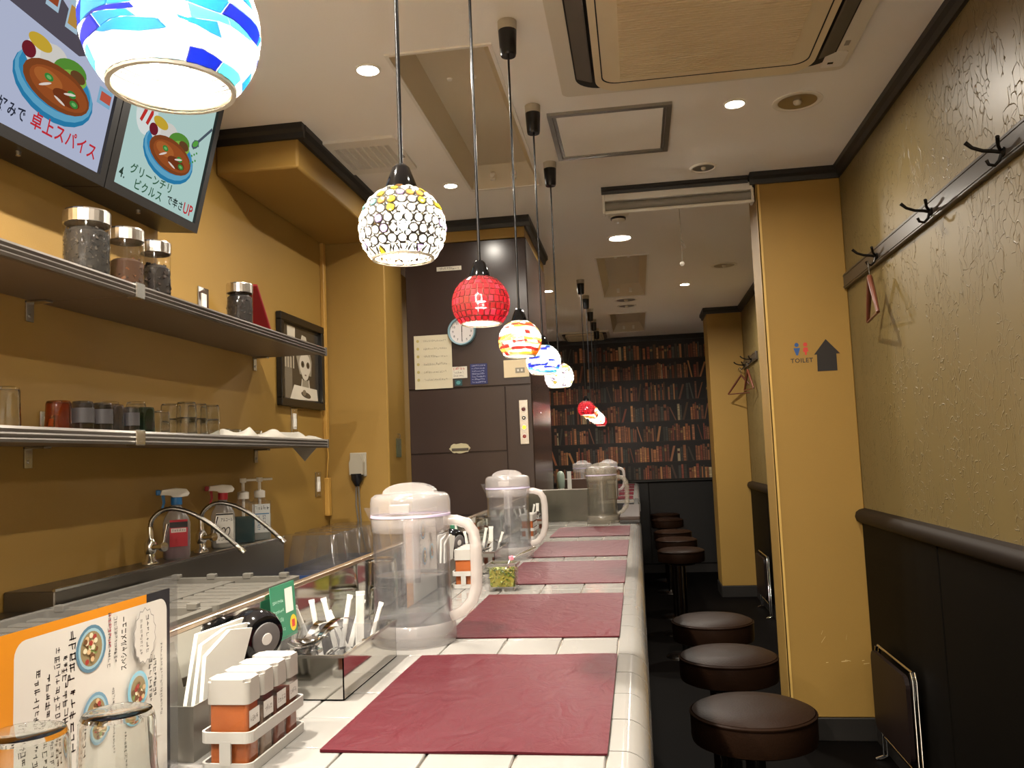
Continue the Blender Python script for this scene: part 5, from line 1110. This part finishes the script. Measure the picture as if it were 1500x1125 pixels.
# ------------------------------------------------------------------ stools
def stool(y, label, x=.245):
    t = thing('bar_stool', label, 'stool', (x, y, 0), group='round leather bar stools along the counter')
    R = .15
    obj('seat_side', lathe(B(), [(0, .600), (R*.9, .600), (R*.985, .606), (R, .618), (R, .662), (R*.985, .670)], 40), LEATHER, t)
    obj('seat_top', lathe(B(), [(R*.985, .668), (R*.97, .676), (R*.85, .684), (R*.5, .689), (0, .690)], 40), LEATHER, t)
    obj('welt', lathe(B(), [(R*.985, .664), (R*1.012, .668), (R*1.012, .672), (R*.985, .675)], 40), LEATHER, t)
    obj('under_plate', lathe(B(), [(0, .585), (.09, .585), (.095, .6), (0, .6)], 24), BLACKTRIM, t)
    obj('pole', cyl(B(), (0, 0, .03), (0, 0, .59), .024, n=16), mat('pole_dark_chrome', '#5c5854', .22, 1.0), t); obj('floor_flange', lathe(B(), [(0, .03), (.03, .028), (.12, .012), (.13, .0), (0, 0)], 28), mat('pole_dark_chrome', '#5c5854', .22, 1.0), t)
    return t
for yy, lb in ((1.60, 'nearest round brown leather bar stool, cut by the bottom edge'), (2.185, 'second brown leather bar stool from the camera'), (2.75, 'third brown leather bar stool from the camera'), (3.31, 'fourth brown leather bar stool, just before the gap in the row'), (5.65, 'first bar stool after the gap, pole in view'), (6.34, 'second bar stool after the gap'), (6.97, 'third bar stool after the gap'), (8.2, 'bar stool second from the far wall'), (8.9, 'farthest bar stool, close to the black far wall')): stool(yy, lb)
# ------------------------------------------------------------------ right wall: hook rails, hangers, folded stands, signs
HOOK = mat('hook_black', '#1c1916', .35, .6)
def rail(y0, y1, label):
    t = thing('coat_rail', label, 'coat rail', (XR, y0, 2.03)); obj('board', bx(B(), -.018, 0, 0, y1 - y0, 0, .07, .003, 2), mat('rail_black', '#3b352f', .3), t)
    for z in (.008, .058): obj('moulding', bx(B(), -.0205, -.017, 0, y1 - y0, z, z + .005, .001, 1), mat('rail_black', '#3b352f', .3), t)
    return t
rail(-1.0, 4.045, 'long black coat rail on the wallpapered wall'); rail(7.0, 7.84, 'short black coat rail behind the near pillar')
def hook(y, label):
    t = thing('coat_hook', label, 'hook', (XR - .0185, y, 2.055), group='black double coat hooks on the rails')
    obj('base', lathe(B(), [(0, 0), (.014, 0), (.014, -.004), (.006, -.008)], 14, axis='x'), HOOK, t)
    obj('upper_prong', tube(B(), [(-.004, 0, .0), (-.02, 0, .004), (-.05, .0, .008), (-.075, .0, .018), (-.092, 0, .034)], [.0055, .0055, .005, .005, .006], 8), HOOK, t)
    obj('lower_prong', tube(B(), [(-.005, 0, -.002), (-.012, 0, -.022), (-.024, 0, -.034), (-.038, 0, -.03), (-.043, 0, -.018)], [.005, .005, .0045, .0045, .005], 8), HOOK, t)
    obj('cross_prong', tube(B(), [(-.006, 0, .004), (-.02, -.02, .012), (-.03, -.045, .028)], [.005, .0045, .0055], 8), HOOK, t)
for y, lb in ((3.49, 'black coat hook holding the wooden hanger next to the pillar'), (2.86, 'empty black coat hook in the middle of the long rail'), (2.31, 'black coat hook nearest the right frame edge'), (7.72, 'black coat hook at the far end of the short rail'), (7.25, 'black coat hook beside the near pillar on the short rail')): hook(y, lb)
def hanger(loc, rz, label):
    t = thing('coat_hanger', label, 'hanger', loc, rotz=rz, group='wooden coat hangers'); Wm = mat('hanger_wood', '#5a2f1e', .4)
    obj('wire_hook', tube(B(), [(0, 0, 0), (0, 0, .05), (0, .012, .066), (0, .022, .06), (0, .024, .045)], .002, 6), STEEL, t)
    bm = B(); tube(bm, [(0, -.135, -.16), (0, -.075, -.088), (0, 0, 0), (0, .075, -.088), (0, .135, -.16)], [.007, .010, .011, .010, .007], 8)
    obj('shoulders', bm, Wm, t); obj('bar', cyl(B(), (0, -.13, -.16), (0, .13, -.16), .005, n=8), Wm, t)
hanger((.94, 3.45, 1.965), -.12, 'wooden coat hanger on the long rail next to the pillar'); hanger((.945, 7.68, 1.965), 1.0, 'wooden coat hanger on the short rail, facing the camera'); hanger((.945, 7.22, 1.965), .15, 'wooden coat hanger half hidden by the near pillar')
def folded(y, label):
    t = thing('folding_stand', label, 'folding stand', (.93, y, 0), group='folded stands leaning on the right wall')
    o = obj('panel', prism(B(), rrect(-.235, .235, .14, .455, .04), -.008, .008, 'x'), mat('panel_brown', (.09, .05, .042), .45, spec=.3), t)
    for x in (.016, .03):
        bm = B(); tube(bm, [(x, .225, .47), (x, .24, .44), (x, .235, .02), (x - .03, .24, .006)], .006, 8); obj('leg', bm, CHROME, t)
        bm = B(); tube(bm, [(x, -.225, .47), (x, -.24, .44), (x, -.235, .02), (x - .03, -.24, .006)], .006, 8); obj('leg', bm, CHROME, t)
    obj('top_bar', cyl(B(), (.023, -.225, .47), (.023, .225, .47), .006, n=8), CHROME, t); obj('lower_bar', cyl(B(), (.023, -.236, .1), (.023, .236, .1), .005, n=8), CHROME, t)
folded(3.57, 'folded dark brown stand with chrome legs leaning by the near pillar'); folded(7.08, 'farther folded dark stand leaning by the far pillar')
PY = 4.0492
t = thing('toilet_sign', 'toilet sign lettering with blue and red figures on the ochre pillar', 'sign', (.775, PY, 1.70)); p = Print((0, 0, 0), (1, 0, 0), (0, 0, 1), .0001)
p.text('TOILET', -.049, -.001, .021, '#2a2320', w=.10)
for x, c in ((-.018, '#2a4f86'), (.021, '#c03a30')):
    p.ell(x, .083, .0095, .0095, c); 
    if x < 0: p.poly([(x - .015, .068), (x + .015, .068), (x + .004, .034), (x - .004, .034)], c)
    else: p.poly([(x - .009, .069), (x + .009, .069), (x + .012, .05), (x + .005, .048), (x + .004, .034), (x - .004, .034), (x - .005, .048), (x - .012, .05)], c)
p.build('lettering', PRINT, t)
t = thing('arrow_sign', 'black upward arrow sticker beside the toilet lettering', 'sign', (.888, PY, 1.655)); bm = B(); prism(bm, [(-.045, 0), (.043, 0), (.043, .078), (.06, .078), (.0, .148), (-.056, .078), (-.043, .078)], -.0006, .0004, 'y'); obj('arrow', bm, mat('arrow_black', '#24201e', .5), t)
t = thing('scuff_marks', 'pale scratch marks low on the ochre pillar', 'marks', (.85, PY, .34)); p = Print((0, 0, 0), (1, 0, 0), (0, 0, 1), .0001); rr = random.Random(12)
for k in range(9):
    x, z, l = rr.uniform(-.09, .11), rr.choice((rr.uniform(-.01, .01), rr.uniform(.06, .14))), rr.uniform(.008, .04); a = rr.uniform(-.2, .2) if z < .03 else rr.uniform(.9, 1.6); dx, dz = l * math.cos(a), l * math.sin(a); p.poly([(x, z), (x + dx, z + dz), (x + dx, z + dz + .0018), (x, z + .0025)], '#d9bf85', k == 0)
p.build('scratches', PRINT, t)
